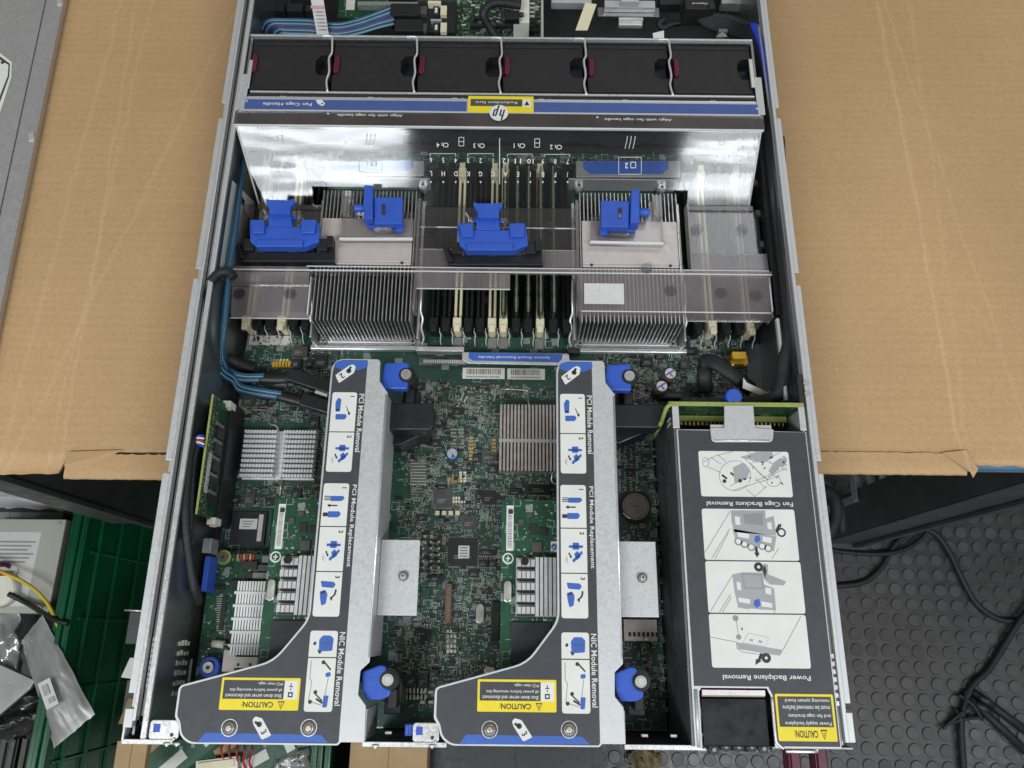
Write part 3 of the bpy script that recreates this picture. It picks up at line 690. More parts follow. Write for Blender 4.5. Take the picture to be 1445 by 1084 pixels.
for k, (y0, y1) in enumerate(segs): b.box((-.6,-.3,0,.2,.6)[k], 4.9, y0, y1, 77.4, 79.2, M['galv'])
b.box(2.2,4.9,8,700,70,77.3,M['galv'])
b.build('left_wall', ch, .35)
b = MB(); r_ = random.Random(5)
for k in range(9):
    y = yy(212-k*1.7, 902+k*8.2); b.box(8.0,10.6,y-1.2,y+.9+r_.uniform(-.3,.5),74.3,75.2,M['white'])  # white dashes paint the vent row's reflection in the groove
b.build('rim_glints', ch); b = MB()
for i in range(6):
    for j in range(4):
        y = 24+i*6.2; z = 33+j*5; b.box(14.7,15.3,y,y+2.6+r_.uniform(-.4,1),z,z+2.2,M['white'])  # white paints the light reflected at each vent hole
b.build('vent_slots_and_glints', ch)
b = MB(); b.box(14.7,15.3,23,46,24,25.8,M['white']); b.build('vent_slot_glint', ch)  # long white dash, a painted reflection as well
# right wall
b = MB(); b.box(437.4,438.8,2,700,1.3,77,M['steel'])
for k, (y0, y1) in enumerate([(4,yy(1205,1006)),(yy(1201,993),yy(1161,668)),(yy(1159,650),yy(1127,402)),(yy(1126,384),yy(1100,166)),(yy(1099,151),700)]):
    b.box(441.5,445+(.5,.2,0,0,-.3)[k],y0,y1,77.4,79.2,M['galv'])
b.box(438.9,441.4,4,700,73,80.2,M['galv']); b.build('right_wall', ch, .35)
b = MB()
for k in range(7): 
    y = 54-k*4.6; b.box(436.0,438.4,y-1.7,y+.9,77.6,78.6,M['bright'])
b.build('vent_slots_and_glints', ch)
# hinge plate on the right wall
b = MB(); b.box(434.6,438.2,yy(1142,576),yy(1133,528),70,79.6,M['darksteel']); b.build('latch_plate', ch, .4)
for px, py in ((1138,541),(1140,556)):
    p = U(px,py,80); b = MB(); b.cyl(p.x-.6,p.y,79.7,81.2,2.0,M['tin'],12); b.build('rivet', ch)
# rear panel pieces
for x0, x1 in ((0,31),(146,197),(305,352)):
    b = MB(); b.box(x0,x1,0,1.2,1.3,77.6,M['darksteel']); b.box(x0,x1,-1.2,1.6,77.7,79.0,M['bright'])
    for q in range(int((x1-x0)/9)): b.box(x0+3+q*9,x0+7+q*9,2.6+(q%2)*2,4.4+(q%2)*2,66,70,M['bright']) if q%2 else None
    b.build('rear_panel', ch, .3)
b = MB()
b.box(352,395,0,1.2,1.3,12,M['steel']); b.box(395,444,0,1.2,1.3,78,M['steel'])
b.box(-.5,1.0,0,13,60,78.8,M['bright']); b.build('rear_panel', ch, .3)
b = MB(); b.box(2,12,2,13,58,62,M['darksteel']); b.cyl(6.5,9,62,62.8,1.0,M['tin'],8); b.build('corner_plate', ch)
def rear_latch(px0, px1, py0, py1):
    a, c = U(px0,py0,79), U(px1,py1,79)
    b = MB(); b.prism(rrect(a.x,c.x,c.y,a.y,2),76.5,78.4,M['bright'],smooth=False); b.box(a.x+2,c.x-2,c.y+2,a.y-2,58,76.4,M['steel'])
    b.box(c.x-3.2,c.x-1.4,c.y-.4,c.y+1,78.5,79.4,M['tin']); o = b.build('rear_latch', ch, .35)
    m_ = a.x+(c.x-a.x)*.24; n_ = a.y+(c.y-a.y)*.42
    b = MB(); b.box(m_-1.9,m_+2.1,n_-2.3,n_+2.3,78.45,78.7,M['blue']); b.build('latch_window', o)
    b = MB(); b.cyl(c.x-4,c.y+2.6,78.45,78.7,1.1,M['ink'],12); b.build('latch_hole', o)
    b = MB(); b.box(a.x-5.2,a.x-.3,n_-3.2,n_+3.2,66,75.5,M['blue']); b.box(a.x-4.4,a.x-3.0,n_-2.6,n_+2.6,75.6,76.1,M['blue_print']); b.build('release_button', o, .8)
rear_latch(212,250,1016,1044); rear_latch(583,619,1020,1048)
# wire springs hooked at the rear edge
for px, py in ((236,1048),(250,1048),(530,1051),(610,1051)):
    p = U(px,py,79); b = MB(); b.rod((p.x-2,p.y-.6,79.6),(p.x+2,p.y-.6,79.6),.8,M['bright'],8); b.rod((p.x,p.y-1.4,77),(p.x,p.y-1.4,79.6),.8,M['bright'],8); b.build('rear_clip', ch)
# service sticker standing on the inside of the left wall
b = MB(); st = b.poly3([(14.9,yy(305,378,60)-6,20),(14.9,yy(305,378,60)-6,72),(14.9,398,72),(14.9,410,20)], M['sticker']); o = b.build('service_label', ch)
b = MB(); r_ = random.Random(11); y = 338
while y < 392:
    w = r_.choice((.7,1.2,1.8,2.4)); z1 = 52 if y > 350 else 38; b.poly3([(15.05,y,33),(15.05,y,z1),(15.05,y+w,z1),(15.05,y+w,33)], M['line_ink']); y += w+r_.choice((.8,1.3,2))
for k in range(3): b.poly3([(15.05,342,24+k*2.6),(15.05,342,25.4+k*2.6),(15.05,385-k*9,25.4+k*2.6),(15.05,385-k*9,24+k*2.6)], M['line_ink'])
b.poly3([(15.05,392,42),(15.05,392,50),(15.05,398,50),(15.05,398,42)], M['ink']); b.build('barcode', o)
# cable duct clipped along the right wall
b = MB(); b.box(424.5,426,292,462,2,46,M['black']); b.box(426.2,436.8,292,462,2,4,M['black']); b.box(433,437,296,470,46.2,58,M['black'])
for y in (306,330,356,384,412,440): b.box(427,437,y,y+7,44,49,M['black']); b.box(428.5,432,y+1,y+6,49.1,50.6,M['chipg'])
b.build('cable_duct', ch, .8)
for y0,y1 in ((395,420),(345,372)):
    b = MB(); b.box(426.4,431,y0,y1,22,24,M['capgrey']); b.build('duct_pad', ch)
b = MB(); b.box(430.2,432.6,226,290,60,64,M['galv']); b.build('side_rail', ch, .4)

# ================================================================== system board
sb = thing('system_board', 'dark green server system board covering the bottom of the steel case', 'circuit board', (200,220,10))
BZ = 12.0
b = MB(); b.prism([(20,3),(344,3),(344,224),(422,224),(422,468),(20,468)], 10.2, BZ, M['pcb']); b.build('board', sb)
SL_C = [172,181.5,190.5,199.5,208.5,218,227,237,246.3,256,266.3,276.8]
SL_L = [24,33,42.5,52,61.5,71]; SL_R = [381,392,403,413,423-.5]
CREAM_C = {2,5,6,9}
DY0, DY1 = 296.0, 437.0
def slot(x, cream, latch_open=True):
    mt = M['cream'] if cream else M['slotblack']
    b = MB(); b.box(x-3.0,x-1.0,DY0+6,DY1-6,BZ,BZ+12,mt); b.box(x+1.0,x+3.0,DY0+6,DY1-6,BZ,BZ+12,mt); b.box(x-1,x+1,DY0+6,DY1-6,BZ,BZ+7,M['ink'])
    for k in range(2): b.box(x-1.0,x+1.0,DY0+62+k*3,DY0+63+k*3,BZ+7.1,BZ+11.5,mt)
    o = b.build('memory_slot', sb, .3)
    for s_, y in ((-1,DY0),(1,DY1)):
        b = MB(); b.prism([(x-3.3,y-s_*6),(x+3.3,y-s_*6),(x+3.3,y+s_*1.5),(x+2.2,y+s_*3.4),(x-2.2,y+s_*3.4),(x-3.3,y+s_*1.5)], BZ, BZ+19, mt)
        b.box(x-2.4,x+2.4,y+s_*.4,y+s_*6.4,BZ+16.5,BZ+20.5,mt); b.build('latch', o, .5)
    b = MB(); b.tube([(x+4.6,DY0-1,BZ+14),(x+4.2,DY0-3,BZ+11),(x+5.2,DY0-5,BZ+8),(x+4.4,DY0-8,BZ+4),(x+5,DY0-11,BZ+.5)],.45,M['sticker'],6,sub=2); b.build('retainer_pin', o)
    return o
for i, x in enumerate(SL_C): slot(x, i in CREAM_C)
for i, x in enumerate(SL_L): slot(x, i in (0,3))
for i, x in enumerate(SL_R): slot(x, i in (1,4))
for xs_ in (SL_C[2:3]+SL_C[5:7]+SL_C[9:10], [SL_L[0],SL_L[3]]):
    for x in xs_:
        b = MB(); b.box(x-3.6,x+3.6,DY0-13,DY0-4,BZ+.05,BZ+.3,M['capgrey']); b.build('slot_marking', sb)
b = MB(); b.box(22,55,DY0-12,DY0-4,BZ+.3,BZ+.45,M['sticker']); b.build('slot_label', sb)

# memory modules standing in five of the middle sockets
mods = [6,7,8,9,10]
def module(x, label):
    t = thing('memory_module', label, 'memory module', (x, 366, BZ+5), 'memory modules in the middle bank')
    b = MB(); b.box(x-.7,x+.7,DY0+5,DY1-5,BZ+5,BZ+33,M['pcbd']); b.box(x-.72,x+.72,DY0+5,DY1-5,BZ+33.05,BZ+33.5,M['dimmedge']); b.build('board', t)
    for k in range(9):
        y = DY0+10+k*13.4; b = MB(); b.box(x-2.0,x-.8,y,y+10,BZ+14,BZ+29,M['chip']); b.box(x+.8,x+2.0,y,y+10,BZ+14,BZ+29,M['chip']); b.build('chip', t)
for n_, i in enumerate(mods):
    module(SL_C[i], ('memory module in the left cream socket, first of five standing in the middle bank', 'memory module in a black socket, second of the five from the left', 'memory module in a black socket, third of the five from the left', 'memory module in the right cream socket, fourth of the five', 'memory module in a black socket, rightmost of the five standing')[n_])

# ---- processor heat sinks
def heatsink(x0, x1, label):
    y0, y1, zb, zt = 289.0, 402.0, 15.0, 53.0
    t = thing('cpu_heatsink', label, 'heat sink', ((x0+x1)/2, 345, BZ))
    b = MB(); b.box(x0-3,x1+3,y0-3,y1+2,zb-2.4,zb,M['alu']); b.build('base_plate', t, .4)
    b = MB(); n = 26; p = (x1-x0)/(n-1)
    for k in range(n): b.box(x0+k*p-.33,x0+k*p+.33,y0,y1,zb+.05,zt,M['alu'])
    b.build('fin_stack', t)
    b = MB(); xm = (x0+x1)/2; b.box(x0+1,x1-1,338,376,zt+.1,zt+1.2,M['platepink']); b.box(x0+1,x1-1,335.6,337.9,zt-1.5,zt+1.1,M['platepink']); b.build('top_plate', t, .4)
    for s_ in (x0+8, x1-8):
        b = MB(); b.cyl(s_,337,zt+1.15,zt+1.9,1.1,M['ink'],10); b.build('plate_screw', t)
    b = MB(); b.box(x0-9,x1+10,279,283,BZ+.5,BZ+5.4,M['bright']); b.box(x0-9,x1+10,283.2,287,BZ+.5,BZ+2.5,M['alu']); b.build('retention_bar', t, .8)
    for s_, xx in ((-1,x0-4.5),(1,x1+4.5)):
        b = MB(); b.box(xx-.8,xx+.8,282,402,BZ+2,BZ+24,M['alu']); b.box(xx-1.2,xx+1.2,330,402,BZ+24.1,BZ+26,M['bright']); b.build('side_rail', t, .4)
        b = MB(); b.tube([(xx+s_*1,332,BZ+27),(xx+s_*1.5,316,BZ+26),(xx+s_*1.2,306,BZ+22),(xx+s_*2.8,300,BZ+19),(xx+s_*1.6,294,BZ+15),(xx+s_*3.0,288,BZ+10),(xx+s_*1.5,283,BZ+6)],1.1,M['bright'],8); b.build('spring_wire', t)
        b = MB(); b.cyl(xx-s_*6,286.5,zb+.1,zb+3,2.4,M['tin'],14); b.cyl(xx-s_*6,286.5,zb+3.05,zb+3.5,1.2,M['ink'],8); b.build('corner_screw', t)
    return t
M['platepink'] = pmat('brushed_metal_plate', (.62,.55,.52), .42, .35, .05, 160.)
heatsink(82,156,'left finned processor heat sink with 26 pale aluminium fins beside the blue clip')
heatsink(287,364,'right finned processor heat sink standing between the middle and right memory sockets')

# ---- removal handle in front of the middle sockets
t = thing('lifting_bar', 'blue labelled bar that lifts the system board, in front of the middle sockets', 'handle', (237,272,BZ))
zh = 27
q = [XY(654,497,zh),XY(801,500,zh),XY(802,507,zh),XY(796,514,zh),XY(660,511,zh),XY(654,506,zh)]
b = MB(); b.prism([(q[0][0]-1,q[0][1]),(q[1][0]+1,q[1][1]),(q[2][0]+1,q[2][1]-1),(q[3][0],q[3][1]-1),(q[4][0],q[4][1]-1),(q[5][0]-1,q[5][1]-1)],zh-1.4,zh,M['bright']); b.build('bar', t, .3)
b = MB(); b.prism([XY(662,497.5,zh),XY(794,500,zh),XY(793,507,zh),XY(788,511.5,zh),XY(667,509,zh),XY(661,505,zh)],zh+.05,zh+.25,M['blue_print']); b.build('label', t)
text('System Board Removal Handle', XY(776,505.5,zh), XY(675,503.3,zh), zh+.4, M['white'], t, high=2.5, bold=.01)
b = MB(); b.box(158,196,277,281,BZ+.5,BZ+9,M['bright']); b.box(278,288,277,281,BZ+.5,BZ+9,M['darksteel']); b.box(196,278,272,275,BZ+.5,25.4,M['steel']); b.build('frame', t, .4)
for k in range(10):
    pass
b = MB()
for k in range(22): b.box(164+k*1.5,165+k*1.5,268.2,271,BZ+5,BZ+6,M['sticker'])
b.box(163,198,267.8,271.4,BZ+3,BZ+4.9,M['capgrey']); b.build('grid_strip', t)
# ================================================================== fan cage and fans
fc = thing('fan_cage', 'steel fan cage with a blue handle strip spanning the case behind the fans', 'fan cage', (223,500,1.2))
b = MB(); b.box(16,429,527.5,530,20,79.5,M['steel']); b.box(16,429,530.2,532,76,79.8,M['bright']); b.build('front_frame', fc, .3)
b = MB(); b.box(16,18.2,470,530,10,78.6,M['steel']); b.box(14.2,20,458,492,78.8,79.8,M['galv']); b.build('side_frame', fc, .3)
b = MB(); b.box(427.5,429.6,470,530,10,78.6,M['steel']); b.box(427,433,458,494,78.8,79.8,M['galv']); b.build('side_frame', fc, .3)
b = MB(); b.box(18,428,472.5,474,20,78.4,M['darksteel']); b.box(22,426,474.6,476.2,78,79.6,M['bright']); b.box(18,428,469.5,471.5,76,78.6,M['bright']); b.build('rear_frame', fc, .3)
XD = [17,84,153.5,222.7,291.3,360.5,428]
def divider(x):
    b = MB(); 
    pts = [(x,531,80),(x-.2,526,80),(x+.4,514,79.8),(x-1.4,508,79.8),(x-.2,495,79.6),(x-1.6,486,79.6),(x,476,79.6)]
    b.tube([Vector(p) for p in pts], .95, M['bright'], 8, sub=5); b.tube([Vector((x-9,530.5,80)),Vector((x-3,530.6,80)),Vector((x,530,80))],1.0,M['bright'],8); b.build('divider', fc)
for x in XD[1:-1]: divider(x)
b = MB(); b.box(18,21,478,506,78.9,80,M['bright']); b.build('end_clip', fc, .4); b = MB(); b.box(424,427.4,484,512,78.9,80.2,M['bright']); b.build('end_clip', fc, .8)
for k in range(6):
    xm_ = (XD[k]+XD[k+1])/2; b = MB(); b.rod((xm_,472.3,44),(xm_,471.6,44),29,M['ink'],40); b.rod((xm_,471.5,44),(xm_,470.6,44),9,M['fanblack'],24); b.build('fan_opening', fc)
# blue handle strip
b = MB(); b.box(16,429,456,468,79.2,81,M['galv']); b.build('handle_bar', fc, .4)
b = MB(); b.box(20,196,457.2,466.5,81.05,81.2,M['blue_dull']); b.box(249,427,457.2,466.5,81.05,81.2,M['blue_dull']); o = b.build('handle_label', fc)
text('Fan Cage Handle', XY(440,147,81.3), XY(371,146,81.3), 81.3, M['white'], o, high=3.8, bold=.012, name='handle_lettering')
b = MB(); 
hx, hy = XY(452,145,81.3); b.prism(rquad([(hx-4,hy+2.5),(hx+1,hy+3),(hx+4,hy-1),(hx+2,hy-3.4),(hx-2,hy-1)],1),81.22,81.3,M['white']); b.cyl(hx+1.6,hy-.8,81.31,81.36,.8,M['ink'],8); b.build('tag_icon', o)
for px, py, s_ in ((348,142,1),(1068,153,1)):
    x, y = XY(px,py,81.3); b = MB(); b.prism([(x-1,y-.8),(x+1,y-.8),(x,y+1)],81.22,81.3,M['white']); b.build('arrow_mark', o)
# numbers of the fans on the dark ledge
b = MB(); b.box(20,427,468.4,469.4,78,79,M['ink']); b.box(20,426,471.6,474.4,74,77.6,M['ink']); b.build('ledge', fc)
for k, px in enumerate((402,526,645,768,887,1011)):
    x, y = XY(px,136+(px-402)*.011,79.5)
    y = 472.6
    text(str(6-k), (x+5.4,y), (x+3.6,y), 77.75, M['white'], fc, high=2.4, bold=.02, name='fan_number')
    b = MB()
    for q in range(2): b.cyl(x-1-q*2.4,y,77.65,77.75,1.0,M['white'],10)
    b.build('fan_icon', fc)
# yellow caution label in the middle of the strip
b = MB(); b.box(197,249,456.2,471.6,81.25,81.4,M['yellow']); o = b.build('caution_label', fc)
b = MB(); b.box(199,240,462,468.6,81.45,81.55,M['chipg']); b.box(240.4,247,461.4,468.8,81.45,81.55,M['white']); b.prism([(241.6,463),(245.8,463),(243.7,467.4)],81.56,81.6,M['ink']); b.build('caution_panel', o)
text('Redundant fans', (236,465.3), (203,465.3), 81.65, M['white'], o, high=2.4, name='caution_lettering')
for k in range(5): pass

def fan(i):
    x0, x1 = XD[i]+1.6, XD[i+1]-1.6
    where = ('leftmost in the fan cage','second from the left in the fan cage','third from left, just left of the round logo','fourth from left, just right of the round logo','second from the right in the fan cage','rightmost, beside the blue cables')[i]
    t = thing('cooling_fan', 'black cooling fan with maroon tab, '+where, 'fan', ((x0+x1)/2,502,2), 'cooling fans in the cage')
    w = x1-x0; hx = x1-11
    out = [(x0,477.5),(x1,477.5),(x1,494),(hx+3,494),(hx,498),(hx,509),(hx+4,514),(x1,514),(x1,527),(x0,527),(x0,513),(x0+4.5,511),(x0+4.5,496),(x0,494)]
    b = MB(); b.prism(out, 8, 77.2, M['fanblack']); b.build('body', t, .6)
    for ya_, yb_ in ((479.2,483.0),(522.6,525.5)):
        b = MB(); b.box(x0+1,x1-1,ya_,yb_,77.25,78.1,M['fanblack']); b.build('ridge', t, .5)
    b = MB(); b.prism([(hx+.4,498),(hx+3.2,494.3),(x1,494.3),(x1,513.7),(hx+4,513.7),(hx+.4,509)], 8, 68, M['navy']); b.build('finger_recess', t)
    b = MB(); b.prism(rquad([(x0+1.2,495.6),(x0+3.6,494.6),(x0+5.6,497),(x0+5.6,510),(x0+4,513),(x0+1.2,511.5)],1.2), 66, 79.2, M['magenta']); b.box(x0-.6,x0+1,499,508,66,74,M['magenta']); b.build('release_tab', t, .6)
    b = MB()
    for k in range(3):
        cx = (x0+x1)/2-3+k*3; b.tube([Vector((cx-1.6,497,77.3)),Vector((cx-.4,501,77.3)),Vector((cx-.2,505,77.3)),Vector((cx+1.4,509,77.3))],.38,M['ink'],6,.5)
    b.build('airflow_mark', t)
for i in range(6): fan(i)

# ================================================================== clear air baffle
af = thing('air_baffle', 'clear plastic air baffle with printed memory guide over sockets and heat sinks', 'air baffle', (223,380,50))
b = MB(); b.sheet([(456,80.4),(443.6,80.4)], 13, 431, M['smoke'], 1.4); b.sheet([(443.4,80.6),(442.2,80.6)],14,430,M['edge'],2.0); b.build('top_lip', af)  # pale front strip paints the highlight along the fold
# sloped window in five pieces so that it clears the heat sinks
def slope(x0, x1, yb, xin0=0, xin1=0):
    k = (80-45)/(443-393); b = MB()
    y1, z1 = yb, 80-(443-yb)*k
    b.poly3([(x0,443,80),(x1,443,80),(x1-xin1,y1,z1),(x0+xin0,y1,z1)], M['clearw']); return b.build('window', af)
slope(15,72,393,13,0); slope(72,162,405); slope(162,283,393); slope(283,374,405); slope(374,428,393,0,4)
for p_, q_ in (((15,443,80),(28,393,45)),((428,443,80),(424,393,45))):
    b = MB(); b.rod(p_,q_,.8,M['edge'],8); b.build('window_edge', af)
# flat shelves and hoods
def bay(x0, x1, prof, name='shelf', mat='clear'):
    b = MB(); b.sheet(prof, x0, x1, M[mat], 1.0); return b.build(name, af)
bay(16,79,[(392,46),(352,50),(350,54),(334,54)]); bay(160,284,[(392,46),(372,48)]); bay(160,284,[(371.5,48.5),(351,49),(350,52)]); bay(374,430,[(391,46),(389,48.2),(351,48.6),(349,53)])
bay(160,284,[(349.6,53.5),(334,54.5),(330,58)],'ridge','hazy'); bay(372,432,[(348.6,53.5),(333,54.5),(330,58)],'ridge','hazy')
b = MB(); b.box(374,426,389.5,393.5,45.6,49.8,M['smoke']); b.box(28,80,388,392,45,47,M['smoke']); b.build('cross_bar', af)
# long crest across the whole case
b = MB(); b.box(14,78,328,330.4,48,59.5,M['hazy']); b.box(78,160,325,329,56.2,58.4,M['clear']); b.box(160,432,328,330.4,54.5,59.5,M['hazy']); b.build('crest', af)
b = MB(); b.box(14,432,327.2,327.9,58.5,59.9,M['edge']); b.box(76,430,330.6,331.1,58.6,59.9,M['edge']); b.box(160,284,371.4,372.1,48.4,49.4,M['edge']); b.box(160,284,351,351.6,49.6,50.6,M['edge']); b.build('crest_line', af)
bay(16,78,[(326.5,58),(319,56),(317,52)],'hood','hazy'); bay(18,78,[(316.6,52),(298,47),(294,44)],'hood','hazy')
b = MB(); b.sheet([(326.5,59),(322,58.6),(297,55),(293,48)], 285, 431, M['hazy'], 1.0); b.box(429.6,431,293,326,44,57,M['hazy']); b.build('hood', af)
for q_ in ((286,430.5,297.2,297.9,55.2,56.0),(17,78.4,293.4,294.0,43.6,44.6),(77.6,78.4,294,326,45,52),(429.8,430.6,298,326,55.4,58.4)):
    b = MB(); b.box(*q_,M['edge']); b.build('hood_edge', af)
bay(160,232,[(326.5,58.6),(316,57),(315,55)],'hood','hazy')
b = MB(); b.box(160,232,314.6,315.2,55,56,M['edge']); b.box(283,285.2,296,392,47,58,M['hazy']); b.box(158.6,160.4,296,392,47,58,M['hazy']); b.box(371.6,373.4,330,392,46,56,M['hazy']); b.build('partition', af)
# walls down to the board
for q_ in ((16,17,296,388),(430.5,431.5,300,392)):
    b = MB(); b.box(*q_,16,46,M['clear']); b.build('side_wall', af)
# ejector marks
for px, py, z in ((608,320,50),(776,320,50),(984,323,50),(1048,323,50),(1067,418,57.5),(1017,414,57.5),(946,411,57.5),(912,379,60),(338,415,51),(409,415,51)):
    x, y = XY(px,py,z); b = MB(); n = 22; r = 4.6
    b.cyl(x,y,z+.3,z+.6,r,M['mark'],28); b.build('ejector_mark', af)
# white sticker with melted glue curls on the right hood
def hz(y): return 59-(326.5-y)*(4/29.5)+.5
a, c = XY(824,401,57), XY(881,429,57)
b = MB(); b.poly3([(a[0],c[1],hz(c[1])),(c[0],c[1],hz(c[1])),(c[0],a[1],hz(a[1])),(a[0],a[1],hz(a[1]))], M['sticker']); b.build('sticker', af)
b = MB()
for cx, cy, r in ((853,411,4.4),(871,408,2.2)):
    x, y = XY(cx,cy,57); b.tube([Vector((x+r*cos(t*.5),y+r*.9*sin(t*.5),hz(y)+.5)) for t in range(1,8)],.35,M['white'],6,.6)
b.build('glue_mark', af)

# ---- print on the baffle
def slab_z(y): return 80-(443-y)*(35/50)+.35
def stext(s_, pa, pb, high, name='lettering', bold=.008):
    """lettering following the sloped window"""
    def hit(px, py):
        y = 420
        for _ in range(30): p = U(px,py,slab_z(y)); y = .5*y+.5*p.y
        return p
    A, B = hit(*pa), hit(*pb); o = text(s_, (A.x,A.y), (B.x,B.y), 0, M['white'], af, name, high=high, bold=bold)
    for v in o.data.vertices:
        y = v.co.y*1000+380; v.co.z = (slab_z(y)-50)*.001
    return o
def hitp(px, py):
    y = 420
    for _ in range(30): p = U(px,py,slab_z(y)); y = .5*y+.5*p.y
    return p
def sline(pts, w=.32):
    b = MB()
    for i in range(len(pts)-1):
        A, B = hitp(*pts[i]), hitp(*pts[i+1]); b.rod(A, B, w, M['white'], 6)
    b.build('printed_line', af)
text('\u25b8'.replace('\u25b8','') + 'Align with fan cage handle', XY(568,164,80.9), XY(476,161,80.9), 80.9, M['white'], af, high=3.0, bold=.01)
text('Align with fan cage handle', XY(948,170,80.9), XY(853,167,80.9), 80.9, M['white'], af, high=3.0, bold=.01)
for px, py in ((463,160),(843,165)):
    x, y = XY(px,py,80.9); b = MB(); b.prism([(x-1,y-.8),(x+1,y-.8),(x,y+1)],80.7,80.9,M['white']); b.build('arrow_mark', af)
for s_, x0, x1, y in (('Ch 1',376,361,204),('Ch 2',429,413,203),('Ch 4',633,616,205),('Ch 3',684,668,206),('Ch 1',741,725,206),('Ch 2',793,776,208),('Ch 4',1003,986,209),('Ch 3',1056,1041,209)): stext(s_,(x0,y),(x1,y-.5),2.9)
for k, n_ in enumerate((6,5,4,3,2,1,12,11,10,9,8,7)):
    x = 608+k*17.55; stext(str(n_),(x+(4.5 if n_>9 else 2.6),226+k*.2),(x-(4.5 if n_>9 else 2.6),226+k*.2),3.1); stext('LHDKGCAEIBFJ'[k],(x+2.7,245+k*.15),(x-2.7,245+k*.15),3.1)
    P = hitp(x,256); b = MB(); b.poly3([(P.x-.8,P.y,slab_z(P.y)+.1),(P.x+.8,P.y,slab_z(P.y)+.1),(P.x,P.y-1.4,slab_z(P.y-1.4)+.1)],M['white']); b.build('arrow_mark', af)
for k, n_ in enumerate((7,8,9,10,11,12)): 
    x = 357+k*17; stext(str(n_),(x+2.4,224),(x-2.4,224),2.8); stext('JFBIEA'[k],(x+2.5,241),(x-2.5,241),2.8)
    x = 976+k*17; stext(str(6-k),(x+2.4,229),(x-2.4,229),2.8); stext('LHDKGC'[k],(x+2.5,247),(x-2.5,247),2.8)
for x0, x1, y in ((607,643,217),(660,696,217),(716,751,217.5),(768,804,218),(352,388,214),(976,1012,219),(1028,1064,219)): sline([(x0,y+4),(x0,y),(x1,y),(x1,y+4)],.25)
sline([(705,195),(705,260)],.4)
for px, py in ((395,197),(651,200),(758,202),(1019,199)):
    sline([(px-3.5,py-6),(px+3.5,py-6),(px+3.5,py+6),(px-3.5,py+6),(px-3.5,py-6)],.3); sline([(px-3.5,py),(px+3.5,py)],.3)
for px, py in ((522,198),(889,201)):
    for k in range(3):
        x = px-6+k*5.5; sline([(x-1,py+9),(x,py+4),(x+1.4,py-1),(x+2.4,py-9)],.32)
for px, py, n_ in ((523,231,'1'),(889,234,'2')):
    sline([(px-16,py-12),(px+16,py-12),(px+16,py+12),(px-16,py+12),(px-16,py-12)],.28)
    sline([(px+1,py-5),(px+8,py-5),(px+8,py+3),(px+1,py+3),(px+1,py-5)],.4); stext(n_,(px-2,py),(px-8,py),3.6,bold=.02)
# round logo on the lip, upside down
x, y = XY(704,160,81.3); b = MB(); b.cyl(x,y,81.7,82.0,7.4,M['white'],36); lg = b.build('logo_disc', af)
def slash(x0,y0,x1,y1,w=.75): 
    d = Vector((x1-x0,y1-y0)).normalized(); n_ = Vector((-d.y,d.x))*w; return [(x0+n_.x,y0+n_.y),(x1+n_.x,y1+n_.y),(x1-n_.x,y1-n_.y),(x0-n_.x,y0-n_.y)]
b = MB()
# letters h p turned by 180 degrees: seen in the picture as d-like and y-like slanted shapes
def L2(u, v): return (x-u, y-v)
def bar(u0,v0,u1,v1,w=.62): q = slash(*L2(u0,v0),*L2(u1,v1),w); b.prism(q,82.02,82.1,M['ink'])
bar(-2.0,7.0,-4.4,-3.0); bar(-2.6,2.6,-.9,2.6,.55); bar(-.7,2.4,-2.0,-3.0)
bar(2.4,2.6,.0,-7.0); bar(2.4,2.6,4.6,2.6,.55); bar(4.6,2.7,3.4,-2.6); bar(3.4,-2.8,1.0,-2.8,.55)
b.build('logo_letters', lg)

